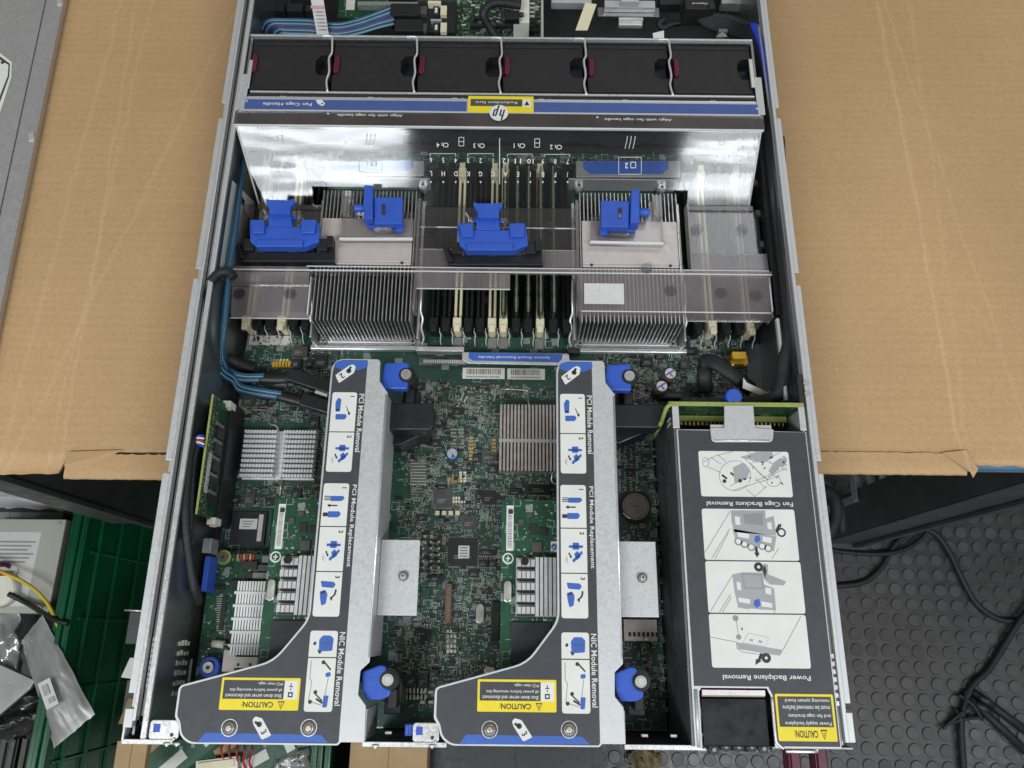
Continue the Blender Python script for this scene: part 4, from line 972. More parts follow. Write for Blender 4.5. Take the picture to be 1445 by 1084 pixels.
# ---- blue clips on black trays
def big_clip(dx, base):
    """left clip measured in the photo; the middle one is the same, moved"""
    z = 60
    def P(px, py, zz=None): p = U(px,py,zz if zz else z); return (p.x+dx[0], p.y+dx[1])
    b = MB()
    b.prism([P(334,342),P(340,341),P(345,351),P(357,355),P(449,355),P(462,350),P(465,338),P(472,338),P(472,366),P(338,366)], z-4, z-1, M['black'])
    b.prism([P(340,366),P(472,366),P(472,370),P(339,370)], z-8, z+1, M['black'])
    for x0,x1 in ((345,360),(449,463)): b.prism([P(x0,340),P(x1,340),P(x1,356),P(x0,356)], z-1, z+4, M['black'])
    b.prism([P(463,337),P(472,337),P(472,352),P(463,352)], z-1, z+5, M['black']); b.prism([P(333,347),P(338,347),P(346,366),P(339,366)], z-1, z+3, M['black'])
    tr = b.build('latch_tray', af, .5)
    b = MB()
    b.prism([P(356,320),P(379,320),P(379,326),P(428,326),P(428,320),P(453,320),P(453,347),P(444,350),P(432,355),P(366,355),P(357,347)], z-1, z+7, M['blue'])
    b.prism([P(358,319),P(378,319),P(378,338),P(362,338)], z+7, z+10, M['blue']); b.prism([P(429,319),P(451,319),P(448,338),P(429,338)], z+7, z+10, M['blue'])
    b.prism([P(366,346),P(432,346),P(431,356),P(367,356)], z+4, z+9, M['blue'])
    b.build('latch_body', af, .8)
    b = MB()
    b.prism(rquad([P(379,287,66),P(385,289,66),P(412,289,66),P(418,287,66),P(419,293,66),P(413,299,66),P(413,309,66),P(384,309,66),P(384,300,66),P(379,294,66)],1), z+8, z+13, M['blue'])
    b.prism([P(384,306),P(414,306),P(416,327),P(383,327)], z+1, z+8, M['blue']); b.prism([P(380,309),P(420,309),P(420,314),P(380,314)], z+2, z+5, M['blue']); b.build('latch_hook', af, .8)
    b = MB(); 
    for x_ in (375,424): q = P(x_,307); b.rod((q[0]-3,q[1],z+1),(q[0]+3,q[1],z+1),2.2,M['clear'],12)
    p0, p1 = P(370,292), P(386,326); b.rod((p0[0],p0[1],z-4),(p1[0],p1[1],z-1),1.0,M['edge'],8); p0, p1 = P(427,298), P(420,322); b.rod((p0[0],p0[1],z-3),(p1[0],p1[1],z-1),1.2,M['clear'],8)
    b.build('latch_pivot', af)
big_clip((0,0), None)
A_, B_ = U(404,356,60), U(697,361,60); big_clip((B_.x-A_.x, B_.y-A_.y), None)
# blue turn tabs on clear mounts above the heat sinks
def tab(mirror):
    z = 62
    def P(px, py, zz=z):
        p = U(px,py,zz)
        if not mirror: return (p.x,p.y)
        # the right tab is the left one mirrored about the case's middle pair
        A0 = U(551,306,z).x; B0 = U(865,309,z).x; return (B0-(p.x-A0), p.y-1.0)
    b = MB(); b.prism([P(482,300),P(500,272),P(500,296),P(582,296),P(582,337),P(478,337)], z-7, z-3, M['clear']); b.box(*sorted((P(484,270)[0],P(496,270)[0])),P(490,300)[1],P(490,270)[1],z-7,z+1,M['hazy'])
    b.prism([P(478,334),P(582,334),P(582,337.5),P(478,337.5)], z-3, z-1, M['edge']); b.prism([P(527,322),P(560,322),P(560,329),P(527,329)], z-3, z+1, M['clear']); b.build('tab_mount', af, .3)
    b = MB(); b.prism([P(530,285),P(570,285),P(569,322),P(530,322)], z+1, z+7, M['blue']); b.prism([P(517,271),P(529,271),P(529,318),P(516,318)], z-1, z+10, M['blue'])
    b.prism([P(529,316),P(570,316),P(569,327),P(555,327),P(553,322),P(518,322)], z-3, z+1, M['blue']); q0, q1 = P(501,297), P(518,297); b.rod((q0[0],q0[1],z+3),(q1[0],q1[1],z+3),3.4,M['blue'],14); o = b.build('turn_tab', af, .7)
    b = MB(); b.prism([P(540.5,295),P(545.5,295),P(546,310),P(541,310)], z+7.05, z+7.3, M['ink']); b.prism([P(541.4,303),P(545,303),P(545.4,309),P(541.6,309)], z+7.32, z+7.4, M['clear']); b.build('tab_slot', o)
tab(False); tab(True)
# blue release bars printed on the brackets under the window (seen through it)
bars = thing('board_bracket', 'metal bracket with a blue label seen through the right half of the baffle', 'bracket', (328,412,BZ))
b = MB(); z = 30
b.prism([XY(813,227,z),XY(960,227,z),XY(960,250,z),XY(813,250,z)], z-1, z, M['bright']); b.box(280,372,XY(880,252,z)[1]-1.4,XY(880,252,z)[1],BZ+1,z,M['bright']); b.build('plate', bars, .3)
b = MB(); b.prism([XY(823,228,z),XY(943,228,z),XY(943,239,z),XY(934,246,z),XY(833,246,z),XY(823,238,z)], z+.1, z+.3, M['blue_print']); b.build('label', bars)
bars = thing('board_bracket', 'metal bracket with a blue label seen through the left half of the baffle', 'bracket', (120,412,BZ))
b = MB(); b.prism([XY(455,227,z),XY(598,227,z),XY(598,248,z),XY(455,248,z)], z-1, z, M['bright']); b.box(72,163,XY(520,250,z)[1]-1.4,XY(520,250,z)[1],BZ+1,z,M['bright']); b.build('plate', bars, .3)
b = MB(); b.prism([XY(462,228,z),XY(583,228,z),XY(583,236,z),XY(575,243,z),XY(470,243,z),XY(462,236,z)], z+.1, z+.3, M['blue_print']); b.build('label', bars)
for px, py in ((817,263),(934,265),(597,262)):
    x, y = XY(px,py,22); b = MB(); b.cyl(x,y,BZ,22,3.6,M['tin'],16); b.cyl(x,y,22.05,23.4,3.0,M['alu'],16); b.cyl(x,y,23.45,23.6,1.4,M['ink'],8); b.build('standoff_screw', sb)
# ================================================================== riser cages
ZT = 80.0
M['screw'] = pmat('nickel_screw', (.62,.57,.50), .36, .65, .1)
M['cagewall'] = pmat('cage_sheet_steel', (.16,.17,.17), .45, .7, .08, 40.)
M['sinkgrey'] = pmat('cast_aluminium', (.62,.62,.61), .45, .5, .06, 90.)
M['grip'] = pmat('gloss_black_plastic', (.012,.012,.013), .3, 0, .1, 40., 0, spec=.4)
def P8(px, py, z=ZT): return XY(px, py, z)
rc = thing('riser_cage', 'left riser cage with a charcoal instruction label and caution sticker', 'riser cage', (106,0,36), 'riser cages')
pl = [(107,241),(109.5,246.5),(114,248.2),(139.6,248.2),(141.2,246.6),(141.6,232),(147.8,223.5),(147.6,110),(147.4,47),(142,42),(141.6,28),(146.8,22),(147.4,1.2),(133,1.2),(131.5,-.6),(41,-.6),(35,4),(33.5,11),(30.5,14),(30.5,32.2),(87,47.3),(106.6,72.5),(106.6,106)]
b = MB(); b.prism(rquad(pl, [3,3,2]+[.8]*11+[2,5,4,2,3,3,8,6,1], 4), ZT-1.4, ZT, M['galv']); b.build('top_plate', rc, .35)
b = MB(); b.box(146.2,147.6,50,223,37,ZT-1.5,M['galv']); b.box(146.2,147.6,2,20,37,ZT-1.5,M['galv']); b.box(131.6,132.4,3,240,37,ZT-1.5,M['steel']); b.build('side_wall', rc, .3)
# raised pressed bead and edge
b = MB(); b.rod((146.9,222,ZT-.1),(146.7,50,ZT-.1),.7,M['bright'],8); b.build('bend', rc)
# printed label
lb = [(108.4,240),(110.6,245.6),(114.4,247.2),(132.2,247.2),(132.0,110),(131.8,1.6),(130.9,.4),(42,.4),(36.4,4.4),(34.6,11.6),(32,15),(32,31.2),(87.8,46.2),(108,72),(108,106)]
b = MB(); b.prism(rquad(lb, [3,3,2,.4,0,.5,1,6,4,2,2,2,8,6,1], 4), ZT+.03, ZT+.2, M['label']); lab = b.build('instruction_label', rc)
Z1, Z2, Z3 = ZT+.22, ZT+.3, ZT+.38
b = MB(); b.prism(rquad([P8(476,509,Z2),P8(519,509,Z2),P8(519,517,Z2),P8(506,523,Z2),P8(484,523,Z2),P8(470,517,Z2)],[5,1,1,3,3,3]),Z1,Z2,M['blue_print']); b.build('blue_corner', lab)
def tagicon(px, py, ang, num, s=1.0):
    c = Vector(P8(px,py,Z3)); R = Matrix.Rotation(ang,2)
    b = MB(); q = [(-6.5,-2.6),(4,-2.6),(7,0),(6.4,2.2),(4,2.9),(-5.5,2.8)]
    b.prism(rquad([tuple(c+R@Vector((u*s,v*s))) for u,v in q],.8),Z2+.02,Z3,M['white']); g = c+R@Vector((2.2*s,.2*s)); b.cyl(g.x,g.y,Z3+.01,Z3+.06,1.5*s,M['ink'],12)
    b.prism([tuple(c+R@Vector((u*s,v*s))) for u,v in [(1.5,1),(4.5,2.2),(5,1),(2.4,-.4)]],Z3+.01,Z3+.06,M['ink'])
    b.build('tag_icon', lab); g = c+R@Vector((-2.6*s,0)); d = R@Vector((0,-1.6*s)) 
    d = R@Vector((1.3*s,0)); text(num,(g.x+d.x,g.y+d.y),(g.x-d.x,g.y-d.y),Z3+.08,M['ink'],lab,'tag_number',high=3.4*s,bold=.02,snap=False)
tagicon(488,527,radians(38),'2',1.2); tagicon(369,1027,radians(125),'3',1.1)
# three white picture panels
def panel(c4, cuts):
    x0 = (P8(*c4[0],Z1)[0]+P8(*c4[3],Z1)[0])/2; x1 = (P8(*c4[1],Z1)[0]+P8(*c4[2],Z1)[0])/2
    y1 = P8(*c4[0],Z1)[1]; y0 = P8(*c4[3],Z1)[1]; ys = [y1]+[P8(c4[0][0],c,Z1)[1] for c in cuts]+[y0]
    for k in range(len(ys)-1):
        a, c = ys[k]-(.35 if k else 0), ys[k+1]+(.35 if k < len(ys)-2 else 0)
        top = k == 0; bot = k == len(ys)-2
        q = [(x0,a),(x1,a),(x1,c),(x0,c)]; r = [1.8 if top else .05]*2+[1.8 if bot else .05]*2
        b = MB(); b.prism(rquad(q,r),Z1,Z2,M['white']); o = b.build('picture_panel', lab); yield (x0,x1,c,a,o)
def blob(o, x0,x1,y0,y1, polys, mat='blue_print', z=Z3):
    b = MB()
    for q in polys: b.prism(rquad([(x0+(x1-x0)*u, y0+(y1-y0)*v) for u,v in q],.7),Z2+.02,z,M[mat])
    b.build('pictogram', o)
def ptext(o, s_, x, y, h): text(s_,(x,y+h*.3),(x,y-h*.3),Z3+.02,M['ink'],o,'step_number',high=h*1.05,bold=.025)
cells = list(panel([(470,553.6),(504,553.6),(496,666.5),(459,665.7)],[609.5]))+list(panel([(457,682),(493.6,683.6),(478,871),(441,870)],[743,806.6]))
def module_pair(c, kind, num):
    x0,x1,y0,y1,o = c
    if kind == 'fold':
        blob(o,x0,x1,y0,y1,[[(.18,.5),(.36,.5),(.38,.82),(.25,.86),(.15,.74)],[(.2,.3),(.58,.3),(.66,.38),(.6,.44),(.2,.44)]])
        blob(o,x0,x1,y0,y1,[[(.2,.52),(.34,.52),(.34,.57),(.2,.57)],[(.58,.66),(.64,.6),(.72,.5),(.74,.44),(.69,.48),(.6,.62)],[(.66,.47),(.8,.49),(.74,.4)]],'ink',Z3+.05)
    if kind == 'turn':
        blob(o,x0,x1,y0,y1,[[(.3,.62),(.85,.62),(.85,.56),(.3,.56)],[(.45,.68),(.7,.68),(.7,.52),(.45,.52)],[(.42,.28),(.8,.5),(.84,.44),(.48,.22)],[(.5,.42),(.64,.5),(.76,.36),(.6,.28)]])
        blob(o,x0,x1,y0,y1,[[(.28,.44),(.34,.36),(.38,.38),(.33,.46)],[(.32,.34),(.42,.32),(.4,.4)]],'ink',Z3+.05)
        text('180°',(x0+(x1-x0)*.22,y0+(y1-y0)*.36),(x0+(x1-x0)*.22,y0+(y1-y0)*.2),Z3+.02,M['grey_ink'],o,'angle_lettering',high=1.8)
    if kind == 'slide':
        blob(o,x0,x1,y0,y1,[[(.3,.7),(.8,.7),(.86,.64),(.74,.58),(.3,.58)],[(.25,.34),(.7,.34),(.76,.27),(.66,.2),(.25,.2)]])
        blob(o,x0,x1,y0,y1,[[(.06,.7),(.3,.7),(.3,.68),(.06,.68)],[(.06,.66),(.3,.66),(.3,.64),(.06,.64)],[(.06,.62),(.3,.62),(.3,.6),(.06,.6)],[(.06,.31),(.25,.31),(.25,.22),(.06,.22)],[(.28,.49),(.6,.49),(.6,.46),(.28,.46)],[(.18,.475),(.32,.52),(.32,.43)]],'ink',Z3+.05)
    if kind == 'push':
        blob(o,x0,x1,y0,y1,[[(.2,.8),(.7,.78),(.78,.72),(.7,.64),(.26,.66)],[(.2,.56),(.4,.6),(.5,.5),(.46,.28),(.3,.24),(.24,.38)]])
        blob(o,x0,x1,y0,y1,[[(.78,.62),(.84,.6),(.8,.48),(.66,.4),(.64,.43),(.74,.5)],[(.58,.42),(.7,.46),(.68,.34)],[(.24,.54),(.4,.58),(.42,.54),(.26,.5)]],'ink',Z3+.05)
    ptext(o,num,x0+(x1-x0)*.82,y1-3.0,2.8)
for c, k, n_ in zip(cells,('fold','turn','slide','turn','push'),('1','2','1','2','3')): module_pair(c,k,n_)
c1, c2 = list(panel([(437.7,890),(477,892),(468.6,1005.8),(429,1004.4)],[927.8]))
x0,x1,y0,y1,o = c1; blob(o,x0,x1,y0,y1,[[(.36,.2),(.84,.24),(.86,.7),(.74,.82),(.46,.82),(.34,.66)]]); blob(o,x0,x1,y0,y1,[[(.45,.46),(.8,.48),(.8,.58),(.45,.58)]],'blue_dull',Z3+.03); blob(o,x0,x1,y0,y1,[[(.12,.52),(.22,.6),(.26,.5),(.18,.42)],[(.3,.3),(.42,.2),(.48,.24),(.42,.12),(.36,.12)]],'ink',Z3+.05)
x0,x1,y0,y1,o = c2; blob(o,x0,x1,y0,y1,[[(.66,.72),(.84,.74),(.86,.66),(.68,.64)],[(.64,.08),(.8,.08),(.84,.3),(.66,.3)]])
b = MB()
def ln(b, u0,v0,u1,v1,w=.22,m='line_ink'): b.prism(slash(x0+(x1-x0)*u0,y0+(y1-y0)*v0,x0+(x1-x0)*u1,y0+(y1-y0)*v1,w),Z2+.02,Z3,M[m])
ln(b,.12,.95,.12,.62);ln(b,.12,.62,.2,.55);ln(b,.2,.55,.14,.2);ln(b,.14,.2,.6,.12);ln(b,.78,.64,.7,.3);ln(b,.6,.92,.84,.78,.5,'ink');ln(b,.4,.24,.64,.16,.6,'ink');ln(b,.3,.36,.62,.2,.4,'ink')
for u, v in ((.56,.92),(.36,.36),(.2,.18)): b.cyl(x0+(x1-x0)*u,y0+(y1-y0)*v,Z2+.02,Z3+.05,1.2,M['ink'],12)
b.build('pictogram', o)
for s_, a, c in (('PCI Module Removal',(511,556),(504,638)),('PCI Module Replacement',(501,684),(490,800)),('NIC Module Removal',(483.5,892),(476,996))):
    A, B = P8(*a,Z3), P8(*c,Z3); mx_ = (A[0]+B[0])/2; text(s_,(mx_,A[1]),(mx_,B[1]),Z3,M['white'],lab,high=3.6,bold=.012)
# caution sticker
ca = [P8(313,956,Z3),P8(424,956,Z3),P8(421,1003,Z3),P8(309,1003,Z3)]
X0c,X1c,Y0c,Y1c = (ca[0][0]+ca[3][0])/2,(ca[1][0]+ca[2][0])/2,ca[2][1],ca[0][1]
def caution(par, x0,x1,y0,y1, lines, pic, z=Z2, split=.34, mats=None):
    b = MB(); b.prism(rrect(x0,x1,y0,y1,.8),z-.05,z,M['yellow']); o = b.build('caution_sticker', par)
    ym = y0+(y1-y0)*split; b = MB(); xr = x1-(x1-x0)*.2 if pic else x1-1.4
    b.box(x0+1.4,xr,ym,y1-1.4,z+.02,z+.08,M['label'])
    if pic: b.box(xr+.1,x1-1.4,ym,y1-1.4,z+.02,z+.08,M['white'])
    xt = x0+(x1-x0)*.78; b.prism([(xt-2.1,y0+ (ym-y0)*.82),(xt+2.1,y0+(ym-y0)*.82),(xt,y0+(ym-y0)*.1)],z+.02,z+.08,M['ink']); b.prism([(xt-1.4,y0+(ym-y0)*.72),(xt+1.4,y0+(ym-y0)*.72),(xt,y0+(ym-y0)*.24)],z+.1,z+.13,M['yellow']); b.box(xt-.2,xt+.2,y0+(ym-y0)*.4,y0+(ym-y0)*.66,z+.15,z+.18,M['ink'])
    if pic: xm = (xr+x1-1.4)/2; b.box(xm-1.5,xm+1.5,ym+1.2,ym+4.2,z+.1,z+.15,M['ink']); b.box(xm-.7,xm+.7,ym+2,ym+3.4,z+.17,z+.2,M['white']); b.box(xm-.3,xm+.3,ym+5.2,ym+6.4,z+.1,z+.15,M['ink']); b.box(xm-1.3,xm+1.3,y1-5.2,y1-4.7,z+.1,z+.15,M['ink']); b.box(xm-.3,xm+.3,y1-5.2,y1-3,z+.1,z+.15,M['ink'])
    b.build('caution_print', o)
    w = (x1-x0); text('CAUTION:',(x0+w*.68,y0+(ym-y0)*.5),(x0+w*.28,y0+(ym-y0)*.5),z+.12,M['ink'],o,'caution_heading',high=(ym-y0)*.52,bold=.02)
    hh = (y1-1.4-ym)/len(lines); xe = xr-1.2
    for k, (s_, fr) in enumerate(lines):
        y = ym+hh*(k+.5); text(s_,(xe,y),(xe-(xe-x0-3)*fr,y),z+.12,M['white'],o,'caution_lettering',high=hh*.62,bold=.006)
caution(lab, X0c,X1c,Y0c,Y1c, [('Shut down server and disconnect',1.0),('all power before removing this',.93),('PCI riser cage.',.44)], True)
b = MB(); b.prism([P8(278,1048,Z2),P8(290,1034,Z2),P8(453,1037,Z2),P8(463,1048,Z2)],Z1,Z2,M['blue_print']); b.build('blue_band', lab)
for px in (324,436):
    x, y = P8(px,1027,ZT); b = MB(); b.cyl(x,y,ZT+.22,ZT+.5,5.0,M['bright'],28); b.cyl(x,y,ZT+.5,ZT+.6,4.5,M['ink'],24); b.cyl(x,y,ZT+.62,ZT+1.4,4.1,M['screw'],24,3.7); b.cyl(x,y,ZT+1.4,ZT+2.2,3.7,M['screw'],24,2.6); b.cyl(x,y,ZT+2.2,ZT+2.6,2.6,M['screw'],24,1.2); b.build('screw', rc)
# blue thumb latches with steel screws
def knob(px0, px1, py0, py1, sx, sy, upper):
    z = 74; a, c = U(px0,py0,z), U(px1,py1,z); s = U(sx,sy,z+2)
    b = MB(); w, h = c.x-a.x, a.y-c.y
    if upper: q = [(a.x+1,a.y-.6),(c.x-2,a.y),(c.x,a.y-1),(c.x,a.y-h*.3),(c.x-w*.22,a.y-h*.42),(c.x-w*.22,a.y-h*.6),(c.x,a.y-h*.68),(c.x,c.y+1),(c.x-1,c.y),(a.x+2,c.y),(a.x,c.y+2),(a.x-.4,a.y-h*.5)]
    else: q = [(a.x,a.y-h*.2),(a.x+w*.6,a.y),(c.x-w*.2,a.y-1),(c.x-w*.22,a.y-h*.3),(c.x-w*.34,a.y-h*.46),(c.x-w*.22,a.y-h*.66),(c.x,a.y-h*.7),(c.x-1,c.y+2),(c.x-w*.3,c.y),(a.x+w*.2,c.y),(a.x+1,c.y+h*.3)]
    b.prism(rquad(q,1.6),z-7,z,M['blue']); o = b.build('thumb_latch', rc, 1.0)
    b = MB(); b.cyl(s.x,s.y,z-22,z-1,6.6,M['black'],24); b.cyl(s.x,s.y,z-.9,z+.3,5.4,M['black'],24); b.cyl(s.x,s.y,z+.35,z+2.4,3.9,M['tin'],24,3.6); b.cyl(s.x,s.y,z+2.42,z+2.6,2.2,M['alu'],18); b.build('latch_screw', o)
    b = MB(); b.box(s.x-5,s.x+6,s.y-22,s.y-2,z-44,z-23,M['black']); b.box(s.x-2,s.x+4,s.y-18,s.y-6,z-22.8,z-14,M['black']); b.build('latch_post', o, .8)
knob(541,575,511,549,573,528,True); knob(511,551,938,988,547,959.5,False)
# steel retainer plate with a screw, fixed lower on the outside of the cage
a, c = U(535,761.5,66), U(588,869,66); b = MB(); b.box(147.8,c.x,c.y,a.y,65,66.4,M['galv']); b.box(147.8,c.x-1,a.y-1.2,a.y,40,64.9,M['galv']); b.build('retainer_plate', rc, .4)
s = U(569,813,68); b = MB(); b.cyl(s.x,s.y,66.45,67.4,3.2,M['chipg'],20); b.cyl(s.x,s.y,67.45,69.6,2.9,M['screw'],20,2.5); b.cyl(s.x,s.y,69.6,70.6,2.5,M['screw'],20,1.3); b.cyl(s.x,s.y,70.62,70.7,.8,M['ink'],8); b.build('screw', rc)
# expansion card carried under the plate, sink and label on it
zc = 56
b = MB(); b.box(XY(388,705,zc)[0],145,34,XY(392,703,zc)[1],zc-2,zc,M['pcbb']); cardo = b.build('expansion_card', rc)
b = MB(); a, c = XY(389,711,zc+.6), XY(400,775,zc+.6); b.box(XY(391,740,zc)[0],XY(401,740,zc)[0],c[1],a[1],zc+.05,zc+.3,M['white']); b.build('barcode_label', cardo)
b = MB(); xm = XY(396,740,zc)[0]; y = c[1]+2; r_ = random.Random(4)
while y < a[1]-2: w = r_.choice((.3,.5,.8)); b.box(xm-1.6,xm+1.4,y,y+w,zc+.35,zc+.42,M['line_ink']); y += w+r_.choice((.3,.5))
b.build('barcode', cardo)
a, c = XY(402,784,zc+8), XY(452,868,zc+8)
b = MB(); x0s = XY(396,800,zc+8)[0]; b.box(x0s-1,c[0]+8,c[1],a[1],zc+.1,zc+3,M['sinkgrey'])
for k in range(7): b.box(x0s+12+k*2.9,x0s+14.2+k*2.9,c[1],a[1],zc+3.05,zc+9,M['sinkgrey'])
for k in range(5):
    u, v = c[1]+(a[1]-c[1])*(k/5)+.5, c[1]+(a[1]-c[1])*((k+1)/5)-.5
    for q in range(4): b.box(x0s+q*3.0,x0s+q*3.0+2.5,u+1.1,v-1.1,zc+3.05,zc+8.6,M['sinkgrey'])
    b.box(x0s,x0s+11.2,u+3.2,v-3.2,zc+3.0,zc+8.2,M['sinkgrey']); b.box(x0s-.5,x0s+11.6,u-.45,u+.95,zc+3.02,zc+3.6,M['chip'])
b.build('card_heatsink', cardo, .2)
xl = XY(783,773,zc)[0]-158.6; yl = XY(783,773,zc)[1]
b = MB(); b.box(xl-2.4,xl+2.4,yl-3.6,yl+3.6,zc+.05,zc+.3,M['white']); b.cyl(xl,yl,zc+.32,zc+.4,2.2,M['blue_print'],24); b.prism(slash(xl-1.0,yl-1.8,xl-.2,yl+.6,.25),zc+.42,zc+.46,M['white']); b.prism(slash(xl+.2,yl-.6,xl+1.0,yl+1.8,.25),zc+.42,zc+.46,M['white']); b.build('logo_mark', cardo)
s = U(406,790,zc+10); b = MB(); b.cyl(s.x,s.y,zc+8.7,zc+11,2.6,M['black'],16); b.build('push_pin', cardo)
def smalls(par, name, items, z):
    for (px,py,w,h,t_,mt) in items:
        x, y = XY(px,py,z); b = MB(); b.box(x-w/2,x+w/2,y-h/2,y+h/2,z+.05,z+t_,M[mt]); b.build(name, par, .15)
smalls(cardo,'chip',[(431,770,7,7,1.4,'chipg'),(428,745,5,7,1.2,'chip'),(442,748,6,5,1.2,'chip'),(412,735,4,4,1.4,'chipg'),(410,905,26,26,1.6,'chip'),(399,720,3,3,1,'chip'),(425,725,4,3,1,'chipg')],zc)
x, y = XY(384,833,zc); b = MB(); b.prism(rrect(x-2.6,x+2.6,y-7,y+7,2.4),zc,zc+3.4,M['tin']); b.build('crystal', cardo, .6)
x, y = XY(389,786,zc); b = MB(); b.cyl(x,y,zc+.05,zc+.2,3.8,M['white'],24); b.cyl(x,y,zc+.22,zc+.3,2.8,M['pcbb'],24); b.box(x-1.6,x+1.6,y-.4,y+.4,zc+.32,zc+.36,M['white']); b.box(x-.4,x+.4,y-1.8,y+1.8,zc+.38,zc+.42,M['white']); b.build('approval_mark', cardo)
b = MB(); r_ = random.Random(21)
for k in range(260):
    x = r_.uniform(XY(390,800,zc)[0]+1,132); y = r_.uniform(36,150); w, h = r_.choice(((1.2,.7),(.7,1.2),(1.6,.9),(2,1.2),(.9,.9)))
    if a[1]+1 > y > c[1]-1 or abs(x-xm)<5 and y>100: continue
    b.box(x-w/2,x+w/2,y-h/2,y+h/2,zc+.02,zc+.7,M[r_.choice(('capbrown','chip','capgrey','tin'))],False)
for k in range(9): b.box(XY(395,905,zc)[0]+k*3.0,XY(395,905,zc)[0]+k*3.0+1.2,57.6,60,zc+.02,zc+.5,M['tin'],False)
tag(b.build('small_components', cardo), kind='stuff')

rc2 = dup(rc, (U(833,509,80).x-U(520,507,80).x+1.5, .6, 0), 'right riser cage, same charcoal label, next to the coin battery and power cage')
# black connector blocks joining the cages to the board
def guide(px0,px1,py0,py1,label):
    z = 62; a, c = U(px0,py0,z), U(px1,py1,z); t = thing('riser_connector', label, 'connector', ((a.x+c.x)/2,(a.y+c.y)/2,BZ))
    b = MB(); b.prism([(a.x,a.y),(c.x-2,a.y),(c.x,a.y-2),(c.x,c.y+3),(c.x-2,c.y),(a.x,c.y)],44,z,M['black']); b.build('block', t, 1)
    b = MB(); b.prism([(a.x,c.y+2),(c.x-8,c.y+2),(a.x+6,c.y-7),(a.x,c.y-7)],20,43,M['black']); b.box(a.x+2,c.x-6,c.y+2,a.y-2,BZ,43.8,M['black']); b.build('foot', t, 1)
guide(549,611,568,607,'black riser connector block beside the left riser cage'); guide(866,936,570,604,'black riser connector block between the right riser cage and the power cage')

# ================================================================== power cage
M['cell2'] = pmat('dull_terminal', (.25,.24,.23), .45, .6)
pc = thing('power_cage', 'charcoal power supply cage with four white instruction pictures along the right wall', 'power cage', (392,100,1.2))
b = MB(); b.prism([(347.5,199.4),(371,199.4),(371,203),(413,203),(413,198.8),(436.4,198.4),(436.2,.8),(396,.8),(396,30),(394,34.2),(353.5,34.2),(352,32),(352,.8),(347.5,.8)],ZT-1.4,ZT,M['galv']); b.build('top_plate', pc, .3)
b = MB(); b.prism([(348.6,198.8),(435.6,198),(435.4,1.6),(397.4,1.6),(397.4,30),(395,35.2),(349,35.2)],ZT+.03,ZT+.2,M['label']); plb = b.build('instruction_label', pc)
b = MB(); b.box(345.6,347.2,1,215,2,ZT-.2,M['cagewall']); b.box(345.2,349.8,200,216,ZT-.1,ZT+.6,M['galv']); b.build('left_wall', pc, .3)
b = MB(); b.box(345.2,345.5,62,165,40,43,M['ink']); b.box(345.2,345.5,182,196,60,63,M['ink']); b.box(345.2,345.5,176,183,34,38,M['ink']); b.box(345.2,345.5,120,124,46,50,M['ink']); b.build('wall_slot', pc)
b = MB()
for y in (205,208.5): b.box(345.1,345.5,y,y+1.4,62,72,M['sticker'])
b.build('wall_mark', pc)
b = MB(); b.box(434.8,436.4,1,216,2,ZT-1.5,M['galv']); b.box(432.6,437.0,199.5,216.4,ZT-.6,ZT+.4,M['galv']); b.build('right_wall', pc, .3)
b = MB(); b.prism(rquad([XY(1022,572,81.6),XY(1063,572,81.6),XY(1065.5,603.5,81.6),XY(1092,606,81.6),XY(1090.6,624,81.6),XY(1004,624,81.6),XY(1002,603.5,81.6),XY(1022,603.5,81.6)],[.5,1,1,1,3,3,1,1]),80.4,81.8,M['galv']); b.build('tee_bracket', pc, .6)
b = MB(); q0, q1 = XY(1008,621.5,82), XY(1086,621.5,82); b.rod((q0[0],q0[1],82),(q1[0],q1[1],82),.5,M['bright'],8); b.build('tee_bead', pc)
# pictures
def pbox(name, p0, p1): 
    b = MB(); b.prism(rquad([(p0[0],p0[1]),(p1[0],p0[1]),(p1[0],p1[1]),(p0[0],p1[1])],1.6),Z1,Z2,M['white']); return b.build(name, plb)
pa = pbox('picture_panel',(361.4,184.2),(422.6,153.2))
ya, yb_ = XY(993,791,ZT)[1], XY(1000,865.5,ZT)[1]
pb = pbox('picture_panel',(361,145),(422.4,ya+.4)); pcn = pbox('picture_panel',(361,ya-.4),(422.8,yb_+.4)); pdn = pbox('picture_panel',(361,yb_-.4),(422.6,46))
def pic(o, z=Z2):
    b = MB()
    class Q: pass
    q = Q(); q.b = b
    def line(*pts, w=.2, m='line_ink'):
        v = [XY(px,py,Z3) for px,py in pts]
        for i in range(len(v)-1):
            if (Vector(v[i])-Vector(v[i+1])).length > .1: b.prism(slash(*v[i],*v[i+1],w),z+.02,z+.07,M[m])
    def fill(*pts, m='grey_ink', lift=0): b.prism([XY(px,py,Z3) for px,py in pts],z+.03+lift,z+.09+lift,M[m])
    def disc(px,py,r,m='ink',lift=.06): x,y = XY(px,py,Z3); b.cyl(x,y,z+.03+lift,z+.09+lift,r,M[m],18)
    q.line, q.fill, q.disc = line, fill, disc; q.done = lambda: b.build('drawing', o); return q
def C9(x, y): return (900+x/4.17, 540+y/4.17)
def C8(x, y): return (840+x/3.566, 780+y/3.566)
q = pic(pa)
F = lambda *p, **k: q.fill(*[C9(*a) for a in p], **k); Ln = lambda *p, **k: q.line(*[C9(*a) for a in p], **k)
F((600,440),(700,408),(790,408),(800,440),(740,475)); F((560,500),(620,470),(660,520),(640,570),(570,590)); F((800,470),(860,430),(880,450),(870,480),(790,545),(770,520))
